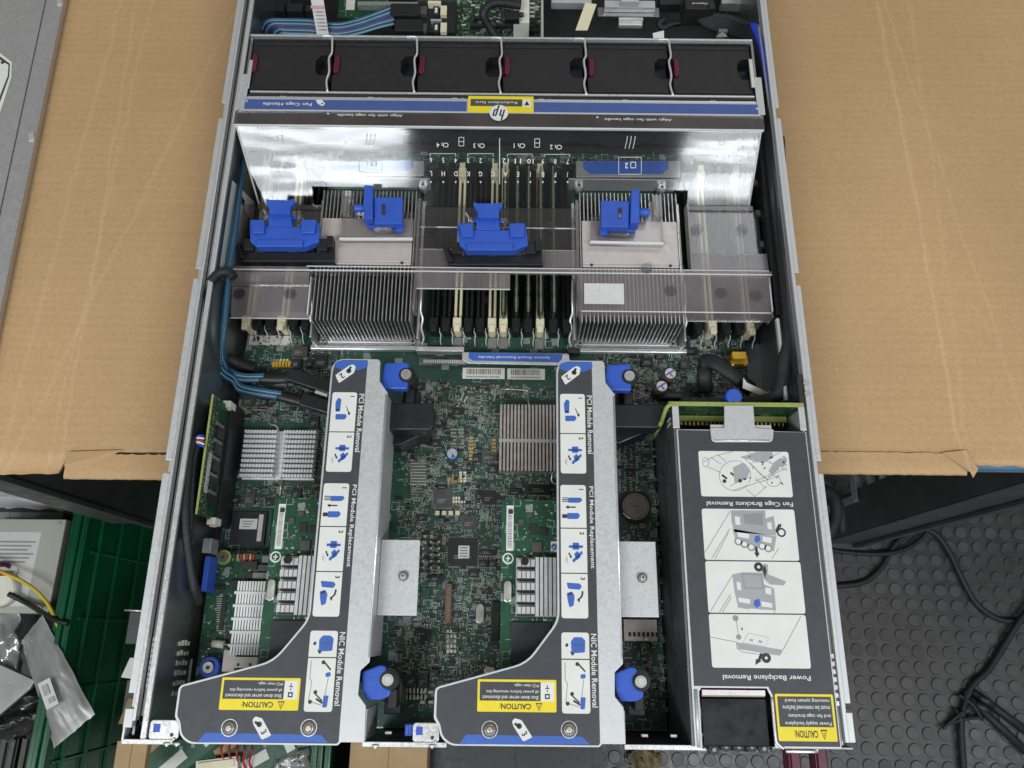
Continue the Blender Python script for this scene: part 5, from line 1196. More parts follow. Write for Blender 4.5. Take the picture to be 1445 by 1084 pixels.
Ln((390,465),(460,430),(560,405)); Ln((410,495),(490,530)); Ln((640,405),(880,520)); Ln((610,430),(760,570)); Ln((660,470),(740,560),(880,480)); Ln((690,580),(800,540),(880,500)); Ln((540,610),(640,560)); Ln((560,635),(700,590),(800,560)); Ln((640,630),(690,670),(760,610)); Ln((690,560),(750,620)); Ln((430,440),(490,480)); Ln((470,425),(520,465)); Ln((720,470),(840,410))
import itertools
def ring(c, rx, ry, m='line_ink', n=22, w=.18): q.line(*[C9(c[0]+rx*cos(2*pi*t/n),c[1]+ry*sin(2*pi*t/n)) for t in range(n+1)],w=w,m=m)
ring((572,548),93,88); ring((400,468),18,28); ring((800,580),40,32)
r_ = random.Random(2)
for k in range(26):
    x, y = r_.uniform(610,850), r_.uniform(425,600); F((x,y),(x+r_.uniform(8,26),y+r_.uniform(-8,8)),(x+r_.uniform(4,20),y+r_.uniform(8,18)), m=r_.choice(('grey_ink','white','ink','line_ink')), lift=.04+.002*k)
Ln((495,543),(525,566),w=.7,m='ink'); Ln((545,530),(580,555),(608,545),w=.7,m='ink'); q.disc(*C9(510,580),1.3); q.disc(*C9(602,578),1.3); q.done()
q = pic(pb)
F((548,752),(750,752),(752,800),(800,785),(815,900),(570,880),(552,820)); F((620,775),(735,765),(740,840),(630,830),m='line_ink',lift=.03); F((570,785),(600,790),(604,838),(575,835),m='white',lift=.06); F((760,825),(785,820),(790,865),(765,860),m='white',lift=.06)
F((556,860),(815,905),(800,985),(580,940)); F((585,880),(655,892),(655,918),(590,908),m='white',lift=.04); F((735,905),(790,915),(785,945),(735,935),m='white',lift=.04)
Ln((545,755),(395,1000)); Ln((540,860),(435,1035)); Ln((535,880),(455,1035)); Ln((830,975),(790,1035)); Ln((570,880),(580,940),(800,990),(815,900)); Ln((610,790),(640,835),(740,850))
for x, y in ((592,935),(628,950),(668,968),(732,962),(768,975)): q.disc(*C9(x,y),3.3*.8,'line_ink'); q.disc(*C9(x,y),1.6,'white',.1)
F((690,905),(715,898),(722,930),(700,945),(685,930),m='blue_print',lift=.08); Ln((695,965),(702,1010),w=.9,m='ink'); F((685,1000),(718,1003),(702,1030),m='ink',lift=.03); Ln((812,880),(835,835),w=.8,m='ink'); F((825,845),(845,828),(842,855),m='ink',lift=.02); q.disc(*C9(845,882),3.0,'ink',.02); q.disc(*C9(845,882),1.9,'white',.09); q.done()
q = pic(pcn)
F = lambda *p, **k: q.fill(*[C8(*a) for a in p], **k); Ln = lambda *p, **k: q.line(*[C8(*a) for a in p], **k)
F((690,110),(740,100),(840,100),(850,160),(900,180),(910,290),(720,280),(700,190)); F((735,100),(838,110),(850,185),(750,180),m='line_ink',lift=.03); F((742,108),(832,118),(842,178),(755,172),m='grey_ink',lift=.06); F((710,145),(730,150),(735,190),(715,185),m='white',lift=.06); F((855,175),(885,180),(885,212),(858,205),m='white',lift=.06); F((720,225),(780,235),(778,258),(722,248),m='white',lift=.05); F((835,245),(890,255),(890,278),(838,270),m='white',lift=.05); F((800,240),(825,232),(832,265),(812,278),(796,262),m='blue_print',lift=.08)
F((715,275),(770,285),(768,300),(712,292),m='white',lift=.1); F((780,280),(830,285),(820,300),(775,297),m='white',lift=.1)
F((838,100),(848,55),(868,60),(870,110),(960,145),(950,165),(880,160),(850,135),m='grey_ink',lift=.03); F((842,90),(852,60),(862,90),(855,130),m='ink',lift=.05)
Ln((690,115),(580,295)); Ln((680,210),(625,300)); Ln((685,225),(640,300)); Ln((905,290),(900,305)); q.disc(*C8(822,72),3.0); q.disc(*C8(822,72),1.0,'white',.12); q.done()
q = pic(pdn)
F((712,450),(945,490),(930,518),(880,512),(720,485)); F((770,405),(872,428),(855,470),(745,452),m='white',lift=.03); Ln((770,405),(872,428),(855,470),(745,452),(770,405)); F((775,432),(795,436),(793,448),(776,444),m='grey_ink',lift=.06); F((820,440),(842,444),(840,456),(822,452),m='grey_ink',lift=.06); F((708,430),(735,436),(738,455),(712,450),m='white',lift=.05)
Ln((580,425),(735,455)); Ln((1035,320),(945,490)); Ln((708,330),(722,425)); Ln((738,378),(739,390),w=.4,m='ink'); Ln((712,450),(712,480),(740,500),(880,520)); q.disc(*C8(706,330),1.8,'line_ink'); q.disc(*C8(722,425),1.6,'line_ink')
Ln((838,508),(822,545),w=.9,m='ink'); F((808,535),(838,545),(806,565),m='ink',lift=.03); q.disc(*C8(860,530),3.0); q.disc(*C8(860,530),.9,'white',.12); q.done()
for s_, a_, c_ in (('Fan Cage Brackets Removal',(1119,713),(997,708)),('Power Backplane Removal',(1144,957),(1020,954))):
    A, B = P8(*a_,Z3), P8(*c_,Z3); y = (A[1]+B[1])/2; text(s_,(A[0],y),(B[0],y),Z3,M['white'],plb,high=3.9,bold=.012)
caution(plb, 398.4,434.2,4.6,31.2, [('Power supply backplane',.94),('and fan cage brackets',.86),('must be removed before',.96),('removing system board',.9)], False, split=.3)
b = MB(); b.tube([Vector((396.6,29,ZT+.1)),Vector((396.6,8,ZT+.1)),Vector((397.4,3.4,ZT+.1)),Vector((401,.4,ZT+.1))],.9,M['bright'],8); b.build('edge_bead', pc)
b = MB(); b.rod((349.8,.5,ZT),(349.8,33,ZT),1.2,M['galv'],8); b.build('edge_bead', pc)
# supply with its black grip
ps = thing('power_supply', 'power supply in the cage showing its black grip and two maroon levers', 'power supply', (380,10,2))
b = MB(); b.box(353.4,393.6,34,196,6,60,M['darksteel']); b.build('housing', ps)
b = MB(); b.sheet([(33,79.2),(30,79.0),(29,77)],354,393,M['platepink'],1.0); b.build('grip_trim', ps)
b = MB(); n = 10; pr = [(28.6,74.5),(27.6,75.6),(4,75.6),(1.4,74.6),(.2,72),(0,66),(0,40)]
b.sheet(pr,354,394,M['grip'] if 'grip' in M else M['black'],2.0); b.build('grip', ps, .6)
for k, px in enumerate((1117,1154)):
    x, y = XY(px,1066,40); b = MB(); b.box(x-4.2,x+4.2,-44,8,34,46,M['magenta']); b.box(x-3,x+3,-44,4,46.2,48,M['magenta']); b.build('release_lever', ps, 1.5)
b = MB()
for px in (1005,1022,1040,1058,1075): x, y = XY(px,1054,62); b.cyl(x,-2.4+(px%3),58,66,3.2,M['chip'],12); b.cyl(x,-2.4+(px%3),66.05,67,1.3,M['cell2'],8)
b.build('terminal', ps)
b = MB()
for px in (993,1076): 
    x, y = XY(px,1056,60); b.rod((x-4,-2.6,60),(x+4,-2.6,60),1.6,M['bright'],10)
b.build('hinge_pin', ps)
b = MB(); b.tube([Vector((429,2,60)),Vector((429,-3,58)),Vector((427,-4,56)),Vector((410,-4,56))],1.1,M['bright'],8); b.build('wire_clip', ps)
for k, px in enumerate((1010,1062,1084)):
    x, y = XY(px,1070,10); b = MB(); b.tube([(x,4,20),(x+1,-6,8),(x+2,-12,-40),(x+4,-26,-160),(x+9,-55,-400)],4,M['rubber'],10)
    tag(b.build('supply_cable', loc=(x,4,20)), ('black power cord leaving the supply under the left end of its grip','black power cord leaving the supply under the right end of its grip','black power cord leaving the supply just left of the maroon levers')[k], 'cable')

# ---- power backplane standing in front of the cage
bp_ = thing('power_backplane', 'green edged power backplane card standing behind the power cage with a blue knob', 'circuit card', (390,217,BZ))
b = MB(); yb0 = XY(1040,571,80)[1]; b.box(343,436.6,yb0-1.4,yb0+1.4,14,ZT,M['pcbd']); b.box(343,436.6,yb0-1.5,yb0+1.5,ZT+.02,ZT+.6,M['pcby']); b.build('board', bp_)
b = MB(); b.tube([Vector((345,yb0,ZT)),Vector((341.6,yb0-3,ZT-1)),Vector((340.4,yb0-9,ZT-12))],1.5,M['pcby'],8); b.rod((340.4,yb0-9,ZT-12),(339.6,yb0-14,ZT-40),1.5,M['pcby']); b.build('edge_flange', bp_)
b = MB(); b.box(352,395,yb0-9,yb0-2,40,56,M['black']); b.box(352,432,yb0-6,yb0-2,54,58,M['pcby']); b.box(398,432,yb0-10,yb0-2,36,50,M['navy'])
for k in range(26): b.box(353+k*3.05,354+k*3.05,yb0-8.6,yb0-6.2,54.5,56.5,M['gold'])
b.build('connector', bp_)
b = MB(); b.tube([Vector((356,yb0+8,66)),Vector((352,yb0+3,70))],1,M['black']); b.build('clip', bp_)
for k in range(6):
    x = XY(968+k*12,557,66)[0]; b = MB(); b.box(x-2.6,x+2.6,yb0+2,yb0+9,50,67,M['chip']); b.box(x-2.9,x-2.7,yb0+3,yb0+8,60,67.2,M['tin']); b.build('contact', bp_, .4)
a = U(1024,560,78); c = U(1047,560,78); b = MB(); b.cyl((a.x+c.x)/2,yb0+6.6,62,79,(c.x-a.x)/2,M['blue'],24); b.build('knob', bp_, 1.2)
# ================================================================== parts soldered or plugged on the system board
def bxp(b, px0, py0, px1, py1, z0, z1, mat, zz=None):
    zz = z1 if zz is None else zz; a, c = U(px0,py0,zz), U(px1,py1,zz); b.box(a.x,c.x,c.y,a.y,z0,z1,mat); return a, c
# pin-fin sink on the left
a, c = U(345,605,22), U(440,675,22); x0, x1, y0, y1 = a.x, c.x, c.y, a.y
b = MB(); b.box(x0,x1,y0,y1,BZ+.5,BZ+3,M['aluw']); nr, nc = 10, 24
for i in range(nr):
    yy_ = y0+(y1-y0)*(i+.5)/nr
    for j in range(nc):
        if j in (11,12): continue
        xx = x0+(x1-x0)*(j+.5)/nc; b.box(xx-.62,xx+.62,yy_-1.1,yy_+1.1,BZ+3,22,M['aluw'],False)
    b.box(x0,x0+(x1-x0)*.455,yy_-.95,yy_+.95,BZ+3,20.6,M['aluw'],False); b.box(x0+(x1-x0)*.545,x1,yy_-.95,yy_+.95,BZ+3,20.6,M['aluw'],False)
b.build('pin_heatsink', sb)
b = MB(); b.tube([U(350,578,15),U(374,579,16),U(379,583,18),U(380,598,22),U(392,604,23),U(393,640,22),U(390,676,22),U(396,684,16),U(395,700,14)],.6,M['tin'],8,sub=3); b.build('retaining_wire', sb)
# bronze fin sink in the middle
a, c = U(705,572,30), U(790,662,30); x0, x1, y0, y1 = a.x, c.x, c.y, a.y
M['bronze'] = pmat('warm_aluminium', (.62,.57,.52), .4, .8, .06, 80.)
b = MB(); b.box(x0,x1,y0,y1,BZ+.4,BZ+4,M['bronze']); n = 17
for k in range(n):
    xx = x0+(x1-x0)*(k+.5)/n; b.box(xx-.75,xx+.75,y0,y1,BZ+4,30,M['bronze'],False); b.box(xx-.75,xx+.75,y0-1.2,y0-.05,BZ+4,28.5,M['bronze'],False); b.box(xx-.75,xx+.75,y1+.05,y1+1.2,BZ+4,28.5,M['bronze'],False)
b.box(x0,x1,y0+20,y0+22.5,30.05,30.5,M['alu']); b.build('chipset_heatsink', sb)
b = MB(); b.tube([U(709,549,14),U(742,551,14),U(745,556,15),U(746,572,26)],.6,M['tin'],8,sub=3); b.build('retaining_wire', sb); b = MB(); b.tube([U(762,664,22),U(778,666,16),U(779,680,13),U(788,684,13)],.6,M['tin'],8,sub=3); b.build('retaining_wire', sb)
# barcode stickers
def sticker(px0,py0,px1,py1,z,par,seed):
    b = MB(); a, c = bxp(b,px0,py0,px1,py1,z,z+.2,M['white']); o = b.build('barcode_label', par); r = random.Random(seed); b = MB(); x = a.x+3
    while x < c.x-4: w = r.choice((.35,.5,.9)); b.box(x,x+w,c.y+ (a.y-c.y)*.4,a.y-.8,z+.22,z+.3,M['capbrown' if seed%2 else 'grey_ink']); x += w+r.choice((.35,.6))
    x = a.x+3
    while x < c.x-4: w = r.choice((.8,1.2,1.5)); b.box(x,x+w,c.y+1.0,c.y+2.4,z+.22,z+.3,M['line_ink']); x += w+.5
    b.build('barcode', o)
sticker(653,519,712,535,BZ+.3,sb,3); sticker(716,520,769,536,BZ+.3,sb,5)
# integrated circuits: px box, height, look
CH = [(612,690,638,716,2,'chipg'),(680,692,699,712,2,'chip'),(745,683,777,698,2,'chip'),(652,728,671,747,3,'chipg'),(633,759,673,799,2.4,'chip'),(606,794,625,803,3,'chip'),(606,812,625,821,3,'chip'),(680,640,701,650,2.5,'chipg'),(667,641,680,652,2.5,'chip'),(672,693,680,705,1.6,'chip'),(618,683,630,690,1.6,'chip'),(590,725,602,735,2,'chip'),
 (412,489,433,503,4,'chipg'),(412,506,424,520,3,'chip'),(444,500,461,519,3,'chip'),(432,507,441,518,2,'chip'),(343,558,357,573,2,'chipg'),(368,561,377,573,2,'chip'),(437,588,449,604,2,'chip'),(345,697,358,712,2,'chipg'),(328,700,338,710,2,'chip'),(375,702,387,714,2,'chip'),(412,690,424,704,2,'chip'),
 (690,655,702,668,2.4,'chip'),(658,655,668,664,2,'chip'),(603,562,612,570,2,'chip'),(589,539,598,550,2.4,'chip'),(712,536,720,546,2,'chipg'),(676,541,690,548,2,'chip'),(586,889,607,897,2.4,'chip'),(606,945,618,956,4,'chip'),(590,950,603,972,6,'chip'),(676,775,700,784,2.2,'chip'),(676,790,688,800,2.2,'chip'),(690,790,700,800,2.2,'chip'),(662,803,676,815,2,'chip'),(640,862,650,872,2,'chip'),(595,830,606,862,3,'pcb'),(694,850,704,905,4,'black'),
 (905,505,922,517,3,'chip'),(925,498,940,507,2,'chip'),(960,507,974,520,3,'chipg'),(965,490,985,500,3,'chip'),(1000,505,1014,514,2,'chip'),(880,560,893,570,2,'chip'),(905,640,917,652,2,'chip'),(885,660,896,672,3,'chip'),(915,680,925,690,2,'chip'),(890,770,905,785,2,'chip'),(900,1000,914,1014,3,'chip'),(880,930,893,945,2,'chip'),(930,552,985,562,8,'chip'),(610,620,622,630,2,'chip'),(640,575,655,585,1.6,'chip'),(700,700,712,712,2,'chip'),(720,690,735,698,2,'chip')]
r_ = random.Random(31); RECTS = []
for (a0,b0,a1,b1,h,mt) in CH:
    b = MB(); a, c = bxp(b,a0,b0,a1,b1,BZ+.15,BZ+h,M[mt]); w, d = c.x-a.x, a.y-c.y; RECTS.append((a.x,c.x,c.y,a.y))
    if mt != 'black':
        n = max(2,int(w/1.3)); m_ = max(2,int(d/1.3))
        if r_.random() < .75:
            for k in range(n): x = a.x+w*(k+.5)/n; b.box(x-.3,x+.3,c.y-1.1,a.y+1.1,BZ+.06,BZ+.4,M['tin'],False)
        if w > 9 and d > 9:
            for k in range(m_): y = c.y+d*(k+.5)/m_; b.box(a.x-1.1,c.x+1.1,y-.3,y+.3,BZ+.06,BZ+.4,M['tin'],False)
        b.cyl(a.x+1.2,c.y+1.2,BZ+h,BZ+h+.04,.4,M['capgrey'],8)
        for k in range(int(d/2.2)): b.box(a.x+w*.2,a.x+w*r_.uniform(.5,.8),c.y+d*.25+k*1.1,c.y+d*.25+k*1.1+.4,BZ+h,BZ+h+.03,M['line_ink'],False) if k < 3 else None
    b.build('chip', sb)
b = MB(); bxp(b,647,770,662,788,BZ+2.45,BZ+2.6,M['white'])
for k in range(4): bxp(b,649,772+k*4,660,774+k*4,BZ+2.62,BZ+2.68,M['line_ink'])
b.build('chip_label', sb)
# black packaged chip with a pale label
b = MB(); a, c = bxp(b,322,718,379,775,BZ+.1,BZ+1.2,M['pcb']); RECTS.append((a.x,c.x,c.y,a.y)); bxp(b,329,722,372,769,BZ+1.2,BZ+3.4,M['chip']); bxp(b,366,726,368,764,BZ+3.42,BZ+3.5,M['sticker'])
for k in range(14): bxp(b,322.5,720+k*3.8,326,722+k*3.8,BZ+1.2,BZ+1.5,M['tin'])
o = b.build('controller_chip', sb); b = MB(); bxp(b,339,732,362,747,BZ+3.45,BZ+3.6,M['white'])
for k in range(3): bxp(b,342,735+k*3.6,358-3*k,736.6+k*3.6,BZ+3.62,BZ+3.7,M['line_ink'])
b.build('chip_label', o)
# coin cell
p = U(897,715,BZ+5); b = MB(); b.cyl(p.x,p.y,BZ+.1,BZ+3.4,11.6,M['black'],32); b.tube([Vector((p.x-10,p.y-5,BZ+6)),Vector((p.x-7,p.y-8,BZ+6.4)),Vector((p.x-4,p.y-9,BZ+6))],.6,M['tin']); o = b.build('battery_holder', sb)
M['cell'] = pmat('tarnished_steel', (.20,.175,.155), .42, .6, .1, 60.); b = MB(); b.cyl(p.x,p.y,BZ+3.5,BZ+6,10,M['cell'],40); b.cyl(p.x,p.y,BZ+6.02,BZ+6.4,9.0,M['cell'],40,8.6); b.box(p.x-2.4,p.x+2.4,p.y-.3,p.y+.3,BZ+6.42,BZ+6.5,M['ink']); tag(b.build('coin_battery', loc=(p.x,p.y,BZ+3.5), bevel=.4), 'round brownish coin battery in its black holder left of the power cage', 'battery')
RECTS.append((p.x-12,p.x+12,p.y-12,p.y+12))
# electrolytic capacitors
M['capcase'] = pmat('brown_can', (.16,.09,.06), .35, .1); M['purple'] = pmat('purple_mark', (.09,.05,.42), .45)
for px, py in ((946,527),(934,545)):
    p = U(px,py,30); b = MB(); b.cyl(p.x,p.y,BZ,29.2,4.9,M['capcase'],28); b.cyl(p.x,p.y,29.2,30,4.9,M['capcase'],28,4.2); o = b.build('capacitor', sb); b = MB(); b.cyl(p.x,p.y,30.02,30.2,4.1,M['bright'],28); b.prism(slash(p.x-3.6,p.y-1.5,p.x+2.8,p.y+2.6,.55),30.22,30.3,M['purple']); b.prism(slash(p.x-.6,p.y+.2,p.x+1.8,p.y-2.8,.5),30.32,30.36,M['purple']); b.build('cap_top', o); RECTS.append((p.x-5,p.x+5,p.y-5,p.y+5))
p = U(638,640,18); b = MB(); b.cyl(p.x,p.y,BZ,17.6,4.2,M['blue_print'],24); o = b.build('capacitor', sb); b = MB(); b.cyl(p.x,p.y,17.65,17.9,3.8,M['bright'],24); b.prism([(p.x,p.y),(p.x+2.6,p.y-2.6),(p.x-.6,p.y-3.6)],17.92,18,M['blue']); b.build('cap_top', o); RECTS.append((p.x-5,p.x+5,p.y-5,p.y+5))
b = MB(); bxp(b,1030,500,1056,514,BZ,BZ+8,M['amber']); bxp(b,1033,496,1054,506,BZ+8,BZ+14,M['amber']); bxp(b,1030,512,1036,516,BZ,BZ+7,M['gold']); bxp(b,1050,512,1056,516,BZ,BZ+7,M['gold']); b.build('transformer', sb, .5)
b = MB(); a, c = bxp(b,1062,567,1080,592,BZ,BZ+8,M['capbrown'])
for i in range(2):
    for j in range(4): b.box(a.x+1.5+i*4.4,a.x+4.4+i*4.4,c.y+1+j*3.1,c.y+2.9+j*3.1,BZ+8.02,BZ+8.1,M['ink'])
b.build('power_header', sb)
# silver connector near the rear and quartz cans
b = MB(); a, c = bxp(b,880,874,928,905,BZ,BZ+9,M['platepink'])
for k in range(7): b.box(a.x+3+k*3.2,a.x+5+k*3.2,c.y+3,c.y+6,BZ+9.02,BZ+9.2,M['ink'])
p = U(911,902,BZ+9); b.cyl(p.x,p.y,BZ+9.2,BZ+11,1.2,M['bright'],10); b.build('rear_socket', sb, .3)
for a_, c_ in (((671,852),(684,880)),((683,941),(699,950))):
    A, C_ = U(a_[0],c_[1],BZ+2), U(c_[0],a_[1],BZ+2); b = MB(); b.prism(rrect(A.x,C_.x,A.y,C_.y,min(C_.x-A.x,C_.y-A.y)*.48),BZ+.3,BZ+3.4,M['tin']); b.build('crystal', sb, .6)
b = MB(); a, c = bxp(b,629,824,636,880,BZ,BZ+6,M['capcase']); 
for k in range(20): b.box(a.x+1,c.x-1,c.y+1+k*1.35,c.y+1.6+k*1.35,BZ+6.02,BZ+6.2,M['capbrown'])
b.build('board_socket', sb)
# pin rows
b = MB()
for i in range(3):
    for j in range(5): p = U(597+i*11,765+j*9,BZ+5); b.box(p.x-.8,p.x+.8,p.y-.8,p.y+.8,BZ,BZ+5,M['tin'])
for j in range(4): p = U(617+j*9.5,724,BZ+3); b.box(p.x-1.6,p.x+1.6,p.y-1.6,p.y+1.6,BZ,BZ+3,M['cream'])
for j in range(11): 
    for i in range(2): p = U(548+j*5.2,975+i*9,BZ+7); b.box(p.x-.5,p.x+.5,p.y-1.6,p.y+1.6,BZ,BZ+7,M['tin'])
for j in range(2): 
    for i in range(2): p = U(596+j*12,977+i*14,BZ+3); b.box(p.x-1.6,p.x+1.6,p.y-1,p.y+1,BZ,BZ+3,M['tin'])
tag(b.build('header_pins', sb), kind='stuff')
b = MB()
for (px,py,nx,ny,dx,dy,w,h,mt) in [(665,618,1,7,0,5,3.6,1.7,'gold'),(697,621,1,6,0,5,3.6,1.7,'gold'),(634,678,4,1,4.5,0,1.7,3.4,'gold'),(650,667,2,4,6,4,2.2,1.6,'cream'),(640,703,5,2,4,5,1.4,2,'cream'),(386,514,6,1,4.4,0,1.8,5,'amber'),(387,508,5,1,4.6,0,1.6,1.6,'cream'),(590,650,1,9,0,4.2,12,1.2,'tin'),(588,690,1,4,0,4,9,1.2,'capgrey'),(640,606,2,6,11,5,4.6,1.6,'capgrey'),(632,891,3,5,5,7,1.8,2.2,'tin'),(600,757,2,2,9,9,2,2,'tin'),(690,545,3,1,6,0,2.6,2.2,'capgrey'),(1010,540,4,3,6,6,2,2,'capbrown'),(885,583,3,2,9,7,2.4,2.4,'capgrey'),(990,490,5,1,5,0,2,3.6,'tin')]:
    for i in range(nx):
        for j in range(ny): p = U(px+i*dx,py+j*dy,BZ+1); b.box(p.x-w/2,p.x+w/2,p.y-h/2,p.y+h/2,BZ+.1,BZ+1.1,M[mt])
tag(b.build('component_rows', sb), kind='stuff')
# big film coil of silk-screened artwork with diagonal runs
def hitrect(x, y, m=.6): return any(a-m < x < c+m and d-m < y < e+m for a, c, d, e in RECTS)
RECTS += [(24,83,172,219),(224,272,183,240),(195,280,252,280)]
# densely packed small components, part of the board
def scatter(zone, n, seed, dens=.5):
    r = random.Random(seed); x0,x1,y0,y1 = zone; b = MB(); k = 0; tries = 0
    cl = [(r.uniform(x0,x1),r.uniform(y0,y1),r.uniform(4,13)) for _ in range(int(n/22)+1)]
    while k < n and tries < n*6:
        tries += 1
        if r.random() < dens: c = r.choice(cl); x, y = c[0]+r.gauss(0,c[2]), c[1]+r.gauss(0,c[2])
        else: x, y = r.uniform(x0,x1), r.uniform(y0,y1)
        x, y = round(x/.85)*.85, round(y/.85)*.85
        if not (x0 < x < x1 and y0 < y < y1) or hitrect(x,y): continue
        k += 1; t_ = r.random(); v = r.random() < .5
        if t_ < .62:
            l, w, h = r.choice(((1.7,.85,.7),(1.2,.6,.5),(2.2,1.2,.9),(1.7,.85,.8))); cm = r.choice(('capbrown','capbrown','chip','capgrey','chipg'))
            dx, dy = (l/2,w/2) if v else (w/2,l/2); b.box(x-dx*.6 if v else x-dx, x+dx*.6 if v else x+dx, y-dy if v else y-dy*.6, y+dy if v else y+dy*.6, BZ+.04, BZ+h, M[cm], False)
            for s_ in (-1,1):
                if v: b.box(x+s_*dx*.62,x+s_*dx,y-dy,y+dy,BZ+.04,BZ+h-.05,M['tin'],False)
                else: b.box(x-dx,x+dx,y+s_*dy*.62,y+s_*dy,BZ+.04,BZ+h-.05,M['tin'],False)
        elif t_ < .72:
            l, w = r.uniform(2.2,4.6), r.uniform(1.8,3.4); b.box(x-l/2,x+l/2,y-w/2,y+w/2,BZ+.04,BZ+r.uniform(1,1.8),M[r.choice(('chip','chip','chipg','capgrey'))],False)
            for q in range(3): b.box(x-l/2+l*(q+.3)/3,x-l/2+l*(q+.7)/3,y-w/2-.6,y+w/2+.6,BZ+.03,BZ+.4,M['tin'],False)
        elif t_ < .86:   # silk-screen frame
            l, w = r.choice(((2.6,1.5),(3.4,2.0),(1.8,1.8),(5,2.4))); l, w = (l,w) if v else (w,l); e = .14
            for q in ((x-l/2,x+l/2,y-w/2-e,y-w/2+e),(x-l/2,x+l/2,y+w/2-e,y+w/2+e),(x-l/2-e,x-l/2+e,y-w/2,y+w/2),(x+l/2-e,x+l/2+e,y-w/2,y+w/2)): b.flat([(q[0],q[2]),(q[1],q[2]),(q[1],q[3]),(q[0],q[3])],BZ+.03,M['silk'])
        else:
            for q in range(r.randint(2,4)): b.flat([(x+q*1.0,y),(x+q*1.0+.6,y),(x+q*1.0+.6,y+.9),(x+q*1.0,y+.9)] if v else [(x,y+q*1.0),(x+.9,y+q*1.0),(x+.9,y+q*1.0+.6),(x,y+q*1.0+.6)],BZ+.03,M['silk'])
    tag(b.build('small_components', sb), kind='stuff')
M['silk'] = pmat('silk_screen', (.42,.47,.44), .6, 0, .1)
scatter((148,268,16,256),4000,1,.45); scatter((24,108,90,250),1700,2,.45); scatter((24,110,240,294),330,3); scatter((296,345,60,256),1100,4); scatter((300,420,226,296),1200,5); scatter((300,345,14,70),220,6); scatter((20,420,438,466),900,7); scatter((24,60,20,90),120,8); scatter((268,300,50,250),260,9)
# white silk-screen slogans run diagonally and down the board beside the connectors
for a_, c_ in (((643,580),(658,545)),((649,580),(662,552))):
    b = MB(); A, C_ = U(*a_,BZ), U(*c_,BZ); n = 12
    for k in range(n):
        if k % 5 == 4: continue
        p = A+(C_-A)*(k/n); b.flat([(p.x,p.y),(p.x+1.2,p.y+.3),(p.x+1.0,p.y+1.3),(p.x-.2,p.y+1.0)],BZ+.05,M['white'])
    b.build('silk_marks', sb)
b = MB()
for i in range(4):
    for j in range(24):
        if (j*7+i*3)%6 == 0: continue
        p = U(873+i*8,610+j*3.6,BZ); b.flat([(p.x,p.y),(p.x+1.6,p.y),(p.x+1.6,p.y+1.1),(p.x,p.y+1.1)],BZ+.05,M['silk'])
b.build('silk_marks', sb)

# ---- cache module on a raised slot at the left wall
t = thing('cache_module', 'green upright memory card with an edge label standing along the left wall', 'memory module', (22,190,30))
ya, yb_ = U(306,727,40).y, U(325,581,40).y; xm = 22.5
b = MB(); b.box(xm-.7,xm+.7,ya-4,yb_+4,36,70,M['pcbd']); b.box(xm-.75,xm+.75,ya-4,yb_+4,70.05,70.5,M['pcby']); b.build('board', t)
for k in range(5):
    y = ya+4+k*12.2; b = MB(); b.box(xm+.8,xm+2.2,y,y+8.5,46,58,M['chip']); b.box(xm+.8,xm+1.4,y+8.8,y+11,45,60,M['capgrey']); b.build('chip', t)
b = MB(); b.box(xm+.75,xm+.95,ya+12,ya+40,59.5,65,M['sticker']); b.build('label', t)
b = MB(); r_ = random.Random(8)
for k in range(120): y, z = r_.uniform(ya,yb_), r_.uniform(58,69); b.box(xm+.75,xm+1.2,y,y+.9,z,z+.7,M[r_.choice(('capbrown','tin','capgrey'))])
tag(b.build('small_components', t), kind='stuff')
b = MB(); b.box(xm-3.5,xm+3.6,ya-6,yb_+8,BZ,40,M['black']); b.build('module_slot', sb, .4)
for px, py in ((325,570),(300,735)):
    p = U(px,py,46); b = MB(); b.box(xm-2,xm+4,p.y-2.6,p.y+2.6,34,46,M['creamw']); b.box(xm-1,xm+3,p.y-3.6,p.y-2.7,38,43,M['creamw']); b.build('slot_latch', sb, .5)

# ---- network card at the left rear, finned sink with six bright bars
zc = 26
t = thing('network_card', 'green network card with a striped finned heat sink at the left rear corner', 'circuit card', (50,70,zc))
A, C_ = U(300,782,zc), U(388,962,zc); b = MB(); b.box(U(296,800,zc).x,U(392,800,zc).x,14,A.y,zc-2,zc,M['pcbb']); cb = b.build('board', t)
a, c = U(335,820,zc+9), U(376,925,zc+9); b = MB(); b.box(a.x,c.x,c.y,a.y,zc+.1,zc+2.5,M['aluw'])
for k in range(13): x = a.x+(c.x-a.x)*(k+.5)/13; b.box(x-.66,x+.66,c.y,a.y,zc+2.5,zc+8.4,M['aluw'],False)
b.build('card_heatsink', t)
for k in range(5):
    y = a.y-(a.y-c.y)*(k+.9)/5.6; b = MB(); b.box(a.x-1.0,c.x+1,y-.9,y+.9,zc+8.5,zc+9.4,M['white']); b.build('sink_bar', t)
for (px0,py0,px1,py1,h,mt) in [(340,792,362,803,4,'chip'),(364,797,379,806,4,'chipg'),(325,819,337,832,3,'chip'),(348,808,356,818,3,'chip'),(357,808,378,817,3,'capgrey'),(320,893,332,902,3,'chip'),(304,826,316,833,1.5,'chip')]:
    b = MB(); bxp(b,px0,py0,px1,py1,zc+.1,zc+h,M[mt]); b.build('chip', t, .2)
b = MB(); bxp(b,331,927,366,943,zc+.1,zc+9,M['creamw']); 
for px in (336,353): p = U(px,938,zc+9); b.cyl(p.x,p.y,zc+9.02,zc+9.2,1.0,M['ink'],8)
b.build('connector', t, .4)
b = MB(); bxp(b,316,917,330,948,zc+.1,zc+5,M['platepink']); b.build('shield', t, .3)
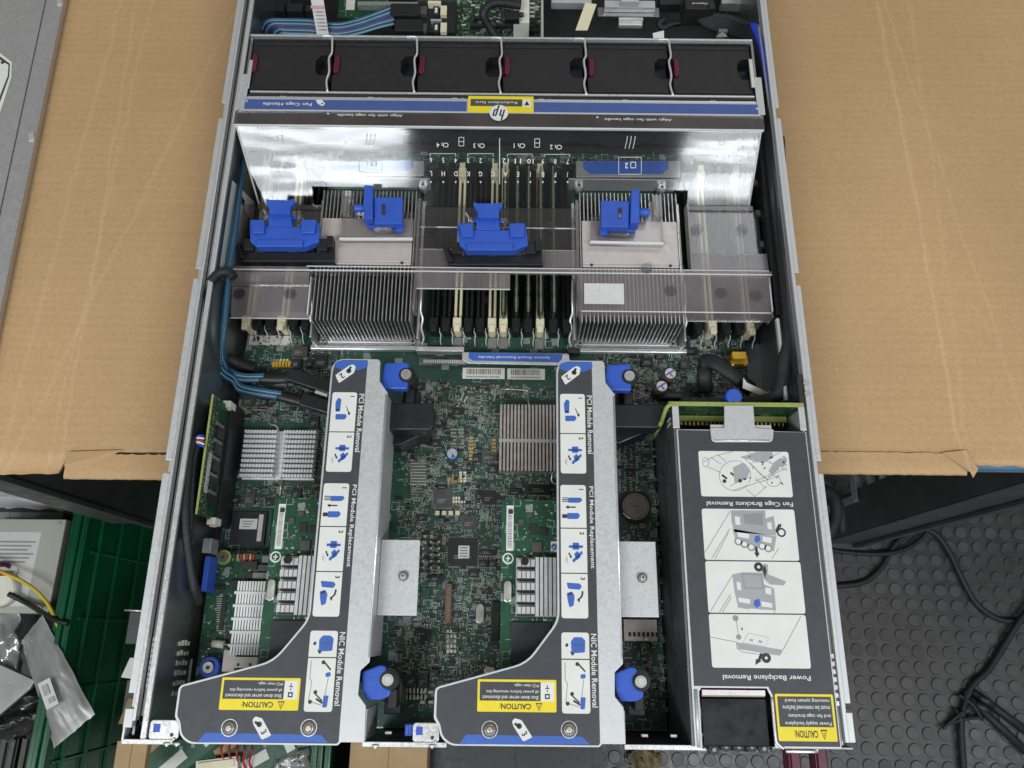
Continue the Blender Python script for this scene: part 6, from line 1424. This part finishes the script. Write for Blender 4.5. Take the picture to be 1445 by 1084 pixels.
p, q = U(300,908,zc+3), U(317,910,zc+3); b = MB(); b.rod(p,q,2.6,M['creamw'],12); b.rod((p.x-4,p.y,p.z),(q.x+5,q.y,q.z),.5,M['tin'],6); b.build('capacitor', t)
p = U(332,910,zc+6); b = MB(); b.cyl(p.x,p.y,zc+.1,zc+6,3.6,M['black'],20); b.cyl(p.x,p.y,zc+6.05,zc+6.4,1.6,M['tin'],12); b.build('push_pin', t)
p = U(314,786,zc+3); b = MB(); b.cyl(p.x,p.y,zc+.1,zc+.5,5.2,M['pcby'],24); b.cyl(p.x,p.y,zc+.5,zc+2.4,3.4,M['cell'],20); b.cyl(p.x,p.y,zc+2.42,zc+2.6,1.2,M['ink'],8); b.build('screw', t)
p = U(294,942,zc+8); b = MB(); b.cyl(p.x,p.y,zc-6,zc+7,6.6,M['blue'],28); b.cyl(p.x,p.y,zc+7.02,zc+9,3.6,M['tin'],20); b.cyl(p.x,p.y,zc+9.02,zc+9.2,1.4,M['ink'],6); b.build('thumb_screw', t)
b = MB(); r_ = random.Random(13); x0b, x1b = U(296,800,zc).x+2, U(392,800,zc).x-2
for k in range(240):
    x, y = r_.uniform(x0b,x1b), r_.uniform(20,A.y-3); w, h = r_.choice(((1.5,.8),(.8,1.5),(1,1),(2,1.1)))
    if a.x-1 < x < c.x+1 and c.y-2 < y < a.y+6: continue
    b.box(x-w/2,x+w/2,y-h/2,y+h/2,zc+.02,zc+.7,M[r_.choice(('capbrown','tin','chip','capgrey'))],False)
for k in range(6): p = U(336+k*4.4,787,zc); b.box(p.x-.6,p.x+.6,p.y-2.4,p.y+2.4,zc+.05,zc+1,M[('gold','red')[k%2]],False)
for k in range(16): p = U(308,842+k*3.2,zc); b.box(p.x-1,p.x+5,p.y-.3,p.y+.3,zc+.02,zc+.5,M['tin'],False)
b.box(p.x+.6,p.x+3.6,U(308,890,zc).y,U(308,842,zc).y,zc+.1,zc+1.6,M['chip'])
tag(b.build('small_components', t), kind='stuff')
b = MB(); a, c = U(293,785,40), U(300,835,40); b.box(a.x-1,a.x+2.6,c.y,a.y,zc,42,M['blue']); b.build('blue_bar', t, .6)
b = MB(); b.box(a.x-3,a.x+3,a.y+2,a.y+12,30,44,M['railgrey']); b.build('bracket', t, .4)
# ================================================================== cables inside the case
M['sky'] = pmat('blue_cable', (.010,.055,.12), .4, 0, .1); M['skyl'] = pmat('pale_blue_cable', (.12,.28,.37), .4, 0, .1); M['teal'] = pmat('teal_cable', (.012,.03,.055), .4, 0, .1)
M['indigo'] = pmat('indigo_cable', (.07,.06,.17), .45); M['royal'] = pmat('royal_blue_cable', (.008,.035,.42), .45, 0, .08)
M['slate'] = pmat('slate_sleeve', (.022,.032,.038), .5, 0, .15, 60.)
def ribbon(name, pts, spread, mats, r, label, cat='ribbon cable', ends=None):
    """flat cable of round conductors laid side by side; spread = offset between conductors"""
    t = thing(name, label, cat, pts[len(pts)//2])
    P = [Vector(p) for p in pts]; sp = Vector(spread)
    for k, m_ in enumerate(mats):
        b = MB(); b.tube([p+sp*(k-(len(mats)-1)/2) for p in P], r, M[m_], 8, sub=5); b.build('conductor', t)
    return t
W5 = ['sky','skyl','teal','skyl','sky']
t = ribbon('ribbon_cable', [U(343,222,58),U(339,265,64),U(333,320,68),U(325,380,70),U(319,440,70),U(314,480,64),U(314,510,52),U(322,526,36),U(342,533,32),U(371,533,30)], (1.0,.9,1.4), W5, 1.1, 'blue ribbon cable along the left wall, the upper of two at its plug')
b = MB(); b.tube([U(367,533,28),U(390,534,27),U(412,533,26)],4.6,M['black'],8,.6); b.build('sleeve', t); b = MB(); A, C_ = U(411,527,27), U(466,545,27); d = (C_-A); b.obox((A+C_)/2+Vector((0,-2,0)),(d.length+6,10,9),math.atan2(d.y,d.x),M['black']); o = b.build('plug', t, .8)
b = MB(); p = U(454,555,27); b.obox(p,(10,3,2),-.3,M['white']); b.obox(p+Vector((0,3,1)),(9,3,5),-.3,M['ink']); b.build('pull_tab', o)
t = ribbon('ribbon_cable', [U(339,224,54),U(334,265,60),U(328,320,64),U(320,380,66),U(313,440,66),U(308,480,60),U(311,520,47),U(330,536,31),U(338,547,28),U(362,553,27),U(396,558,26)], (.9,1.0,1.2), W5, 1.0, 'blue ribbon cable along the left wall, the lower of two at its plug')
b = MB(); b.tube([U(393,558,24),U(412,563,24),U(434,569,24)],4.2,M['black'],8,.6); b.build('sleeve', t); b = MB(); A, C_ = U(430,566,25), U(470,578,25); d = C_-A; b.obox((A+C_)/2,(d.length+4,10,9),math.atan2(d.y,d.x),M['black']); b.build('plug', t, .8)
b = MB(); b.tube([U(305,398,70),U(301,414,72),U(299,440,72),U(298,468,68),U(301,494,58),U(306,520,44)],6.2,M['slate'],14,.8); b.tube([U(297,398,78),U(308,386,78),U(322,384,78),U(330,392,78)],3.4,M['rubber'],10); tag(b.build('cable_sleeve', loc=U(297,440,74)), 'thick slate grey cable sleeve bowing beside the blue ribbons on the left wall', 'sleeve')
b = MB(); b.tube([U(303,500,40),U(318,505,30),U(340,515,22),U(360,522,18)],5,M['rubber'],10); b.tube([U(318,520,26),U(330,528,22),U(352,540,20)],5,M['rubber'],10); tag(b.build('cable', loc=U(330,515,25)), 'black cables diving under the blue ribbons left of the heat sink', 'cable')
b = MB(); b.tube([U(276,618,72),U(268,640,74),U(264,680,74),U(262,730,74),U(266,780,68),U(274,830,60),U(280,850,50)],3.2,M['rubber'],10); b.tube([U(281,623,70),U(273,650,70),U(270,700,68),U(269,760,64)],2.4,M['rubber'],10); t_ = tag(b.build('wall_cable', loc=U(266,700,68)), 'black cable pair running down the inside of the left wall past the upright card', 'cable')
for k, m_ in enumerate(('royal','white','red','white','royal')):
    b = MB(); b.tube([U(272,622+k,72),U(279,615+k*3,74),U(288,615+k*4,72)],.8,M[m_],6); o = b.build('wire', None, loc=ORG[t_]); o.parent = t_; o.location = (0,0,0); ORG[o] = ORG[t_]
# right side
b = MB(); b.tube([U(1098,196,72),U(1101,260,70),U(1106,330,68),U(1112,395,68),U(1115,440,66),U(1114,480,64),U(1106,512,62),U(1104,540,60),U(1094,560,56),U(1070,568,52),U(1050,570,48)],5.2,M['braid'],12); tag(b.build('cable', loc=U(1110,450,66)), 'thick braided black cable running down the right wall beside the duct', 'cable')
t = thing('power_cable', 'flat black sleeved cable with a white paper flag near the blue knob', 'cable', U(1010,530,40))
b = MB(); b.tube([U(990,512,34),U(1003,510,38),U(1016,516,40),U(1030,526,40),U(1046,538,36),U(1060,550,32)],6.2,M['rubber'],12,.55); b.tube([U(996,512,30),U(994,530,34),U(996,552,26)],6.0,M['rubber'],12,.6); b.build('sleeve', t)
b = MB(); b.poly3([U(1049,533,44),U(1054,540,44),U(1082,553,40),U(1078,559,40),U(1048,548,44)],M['white']); b.poly3([U(1078,559,40),U(1082,553,40),U(1095,551,42),U(1094,556,40)],M['white']); b.build('paper_flag', t)
for k in range(3):
    b = MB(); b.tube([U(1060+k*3,34,76),U(1070+k*2,58,77),U(1078+k*1.5,95,77),U(1084+k*1.5,130,76),U(1088+k*1.5,165,74),U(1091+k,196,66)],1.7,M['royal'],8)
    tag(b.build('blue_lead', loc=U(1080,100,60)), 'royal blue leads squeezed between the fan cage and right wall', 'lead', 'blue leads on the right wall')
b = MB(); b.tube([U(1070,36,78),U(1075,70,79),U(1080,110,79),U(1085,150,76),U(1090,200,70)],.9,M['capgrey'],8); tag(b.build('grey_lead', loc=U(1080,110,78)), 'thin grey lead beside the royal blue leads at the right wall', 'lead')

# ================================================================== ahead of the fans
t = thing('floor_shade_sheet', 'black sheet standing in for shade on the case floor ahead of the fans', 'shade sheet', (223,600,1.3))
b = MB(); b.box(16,436,534,690,1.3,3,M['black']); b.build('tray', t)  # black colour stands in for shade over the steel pan
b = MB(); b.box(16,436,688,690,3.1,70,M['black']); b.build('back_wall', t)
cols = ['sky','skyl','teal','skyl','indigo','sky','indigo','skyl','teal','skyl']
t = thing('ribbon_cable', 'wide striped blue ribbon cable curving left ahead of the fans to the black plugs', 'ribbon cable', U(450,35,50))
for k, m_ in enumerate(cols):
    o_ = k*2.3; b = MB(); b.tube([U(367+o_*1.2,56,45),U(368+o_*1.2,38+o_*.6,55),U(378+o_,28+o_*.9,60),U(405,27+o_,60),U(440,28+o_,58),U(475,33+o_*.95,58),U(505,27+o_,58),U(535,16+o_*1.1,57),U(556,7+o_*1.3,56)],1.0,M[m_],8,sub=5); b.build('conductor', t)
for k, (y0, y1) in enumerate(((4,22),(26,44))):
    b = MB(); a, c = U(551+k*6,y0,58), U(592+k*4,y1,58); b.box(a.x,c.x,c.y,a.y,40,58,M['black']); b.build('plug', t, 1.2)
t = thing('connector_block', 'black socket block with cream and silver contacts right of the ribbon plugs', 'connector', U(615,25,40))
b = MB(); a, c = U(590,2,52), U(642,46,52); b.box(a.x,c.x,c.y,a.y,30,52,M['black']); b.build('body', t, .8)
for k, y in enumerate((8,32)):
    b = MB(); bxp(b,612,y,619,y+13,52.1,55,M['ink']); bxp(b,614,y+3,617,y+10,55.1,55.4,M['white']); bxp(b,622,y,630,y+13,52.1,56,M['cream']); bxp(b,593,y+1,602,y+12,52.1,56,M['chipg']); b.build('contact', t)
b = MB(); bxp(b,604,1,622,5,52.2,58,M['cream']); bxp(b,608,27,623,29.5,52.2,56,M['bright']); b.build('metal_clip', t)
t = thing('backplane_board', 'green drive backplane board lying ahead of the middle fans', 'circuit board', U(700,20,30))
b = MB(); a, c = U(590,-30,36), U(766,49,36); b.box(a.x,c.x,533,a.y,33,36,M['pcbd']); b.build('board', t)
b = MB(); r_ = random.Random(3)
for k in range(200):
    p = U(r_.uniform(643,762),r_.uniform(0,48),36); w, h = r_.choice(((1.8,.9),(.9,1.8),(3,2),(4,1.4))); b.box(p.x-w/2,p.x+w/2,p.y-h/2,p.y+h/2,36.02,36.9,M[r_.choice(('capbrown','tin','chip','capgrey','cream'))],False)
tag(b.build('small_components', t), kind='stuff')
for q in ((668,22,690,26),(664,33,692,37),(700,33,728,37),(745,38,760,44)): b = MB(); bxp(b,*q,36.1,40,M['chip']); b.build('chip', t)
b = MB(); a, c = bxp(b,725,-4,747,32,36.1,56,M['creamw']); 
for k in range(4): p = U(747,4+k*6,50); b.box(p.x,p.x+5,p.y-.7,p.y+.7,48,50,M['creamw'])
b.build('power_socket', t, .5)
b = MB(); bxp(b,712,14,733,27,56.1,62,M['black']); b.rod(U(733,21,60),U(739,21,60),2,M['black']); o = b.build('socket_plug', t, .6)
b = MB(); b.tube([U(735,8,62),U(705,4,64),U(688,9,62),U(682,22,58),U(690,38,50),U(700,52,44)],3.6,M['rubber'],10); b.tube([U(735,3,62),U(710,0,64),U(692,8,60)],3.2,M['rubber'],10); tag(b.build('power_loop', loc=U(690,20,58)), 'black cable looping onto the green backplane board beside the ivory socket', 'cable')
b = MB(); a, c = U(481,-20,44), U(545,26,44); b.box(a.x,c.x,c.y,a.y,42,44,M['pcbd']); bxp(b,489,0,500,14,44.1,44.4,M['sticker']); bxp(b,505,2,590,8,44.1,50,M['capgrey']); tag(b.build('sensor_board', loc=U(515,5,44)), 'small green board with a pale sticker above the blue ribbon cable', 'circuit board')
b = MB(); b.poly3([U(438,-4,72),U(456,-4,72),U(464,49,60),U(447,49,60)],M['sticker']); b.poly3([U(438,8,70.8),U(458,8,70.8),U(458.5,12,70.2),U(439,12,70.2)],pmat('pink_print',(.6,.36,.33),.5)); o = tag(b.build('paper_tag', loc=U(450,20,66)), 'narrow white paper tag hanging over the blue ribbon cable', 'tag')
b = MB()
for k in range(6): b.poly3([U(445+k*1.0,16+k*5,69.4-k*.9),U(456+k*1.1,16+k*5,69.4-k*.9),U(456+k*1.1,17.6+k*5,69.2-k*.9),U(445+k*1.0,17.6+k*5,69.2-k*.9)],M['line_ink'])
b2 = b.build('tag_print', o)
b = MB(); a, c = U(764,-10,64), U(771,48,64); b.box(a.x,a.x+1.6,534,a.y,8,64,M['galv']); tag(b.build('partition_plate', loc=(a.x,560,8)), 'thin grey metal partition right of the green backplane board', 'plate')
b = MB(); b.poly3([U(826,4,56),U(842,6,56),U(829,43,50),U(812,43,50)],M['cream']); tag(b.build('tape_strip', loc=U(828,20,56)), 'strip of beige masking tape ahead of the fourth fan', 'tape')
t = thing('optical_bay', 'metal bracket and black module of the optical drive bay at the top right', 'drive bay', U(890,15,40))
b = MB(); bxp(b,843,10,931,24,34,40,M['steel']); bxp(b,853,0,925,11,40.1,46,M['bright']); bxp(b,778,-4,835,4,40,48,M['galv']); b.build('bracket', t, .5)
b = MB(); bxp(b,873,24,908,29,38,41,M['bright']); bxp(b,873,30,907,36,34,38,M['bright']); bxp(b,876,-3,902,2,46.2,52,M['galv']); b.build('tongue', t, .6)
b = MB(); bxp(b,930,-8,962,6,30,40,M['chip']); bxp(b,966,-6,1009,13,40,60,M['fanblack']); bxp(b,1018,-2,1055,5,30,40,M['bright']); bxp(b,1000,4,1010,12,60.1,62,M['chip']); b.build('module', t, .8)
A, C_ = XY(999,5,60.4), XY(977,4.5,60.4); text('Optical',A,C_,60.4,M['white'],t,'module_lettering',high=2.2,bold=.01)
b = MB(); 
for k in range(6): b.tube([U(972+k*3,18+k*2,46),U(1000,22+k*3,50-k),U(1030,26+k*4,50-k*2),U(1062,34+k*3,52-k*2),U(1068,20,40)],3.2,M['braid'],8)
b.tube([U(938,27,36),U(930,33,34),U(936,40,32),U(950,34,34),U(985,30,40)],2.6,M['rubber'],8); b.tube([U(1062,36,50),U(1058,18,50),U(1066,0,48),U(1060,-10,46)],4,M['braid'],8); tag(b.build('cable_bundle', loc=U(1010,30,45)), 'bundle of black braided cables ahead of the rightmost fan', 'cables')
b = MB(); b.poly3([U(921,47,54),U(937,43,56),U(937,54,54),U(922,54,52)],M['white']); tag(b.build('paper_flag', loc=U(930,48,54)), 'scrap of white paper poking up behind the fifth fan', 'paper')
b = MB(); b.poly3([U(1010,52,54),U(1020,45,56),U(1027,52,54)],M['capgrey']); b.box(U(1012,50,40).x,U(1024,50,40).x,U(1012,52,40).y,U(1012,48,40).y,36,46,M['capgrey']); tag(b.build('foam_pad', loc=U(1018,50,48)), 'little grey foam pad showing above the rightmost fan', 'pad')
b = MB()
for k in range(3): bxp(b,380+k*26,2+k*3,400+k*26,16,20,34,M['chip'])
tag(b.build('cable_clamp', loc=U(410,10,25)), 'dark cable clamps in the shadowed left front corner of the case', 'clamp')
# ================================================================== picture
SC.view_settings.view_transform = 'Standard'; SC.view_settings.look = 'None'
SC.view_settings.exposure = EXPOSURE; SC.view_settings.gamma = 1.0; SC.view_settings.use_curve_mapping = False
SC.render.engine = 'CYCLES'; SC.cycles.use_denoising = True; SC.cycles.max_bounces = 12; SC.cycles.transparent_max_bounces = 24
SC.cycles.glossy_bounces = 5; SC.cycles.diffuse_bounces = 4; SC.cycles.sample_clamp_indirect = 6.0; SC.cycles.caustics_reflective = False
SC.render.resolution_x = 1024; SC.render.resolution_y = 768
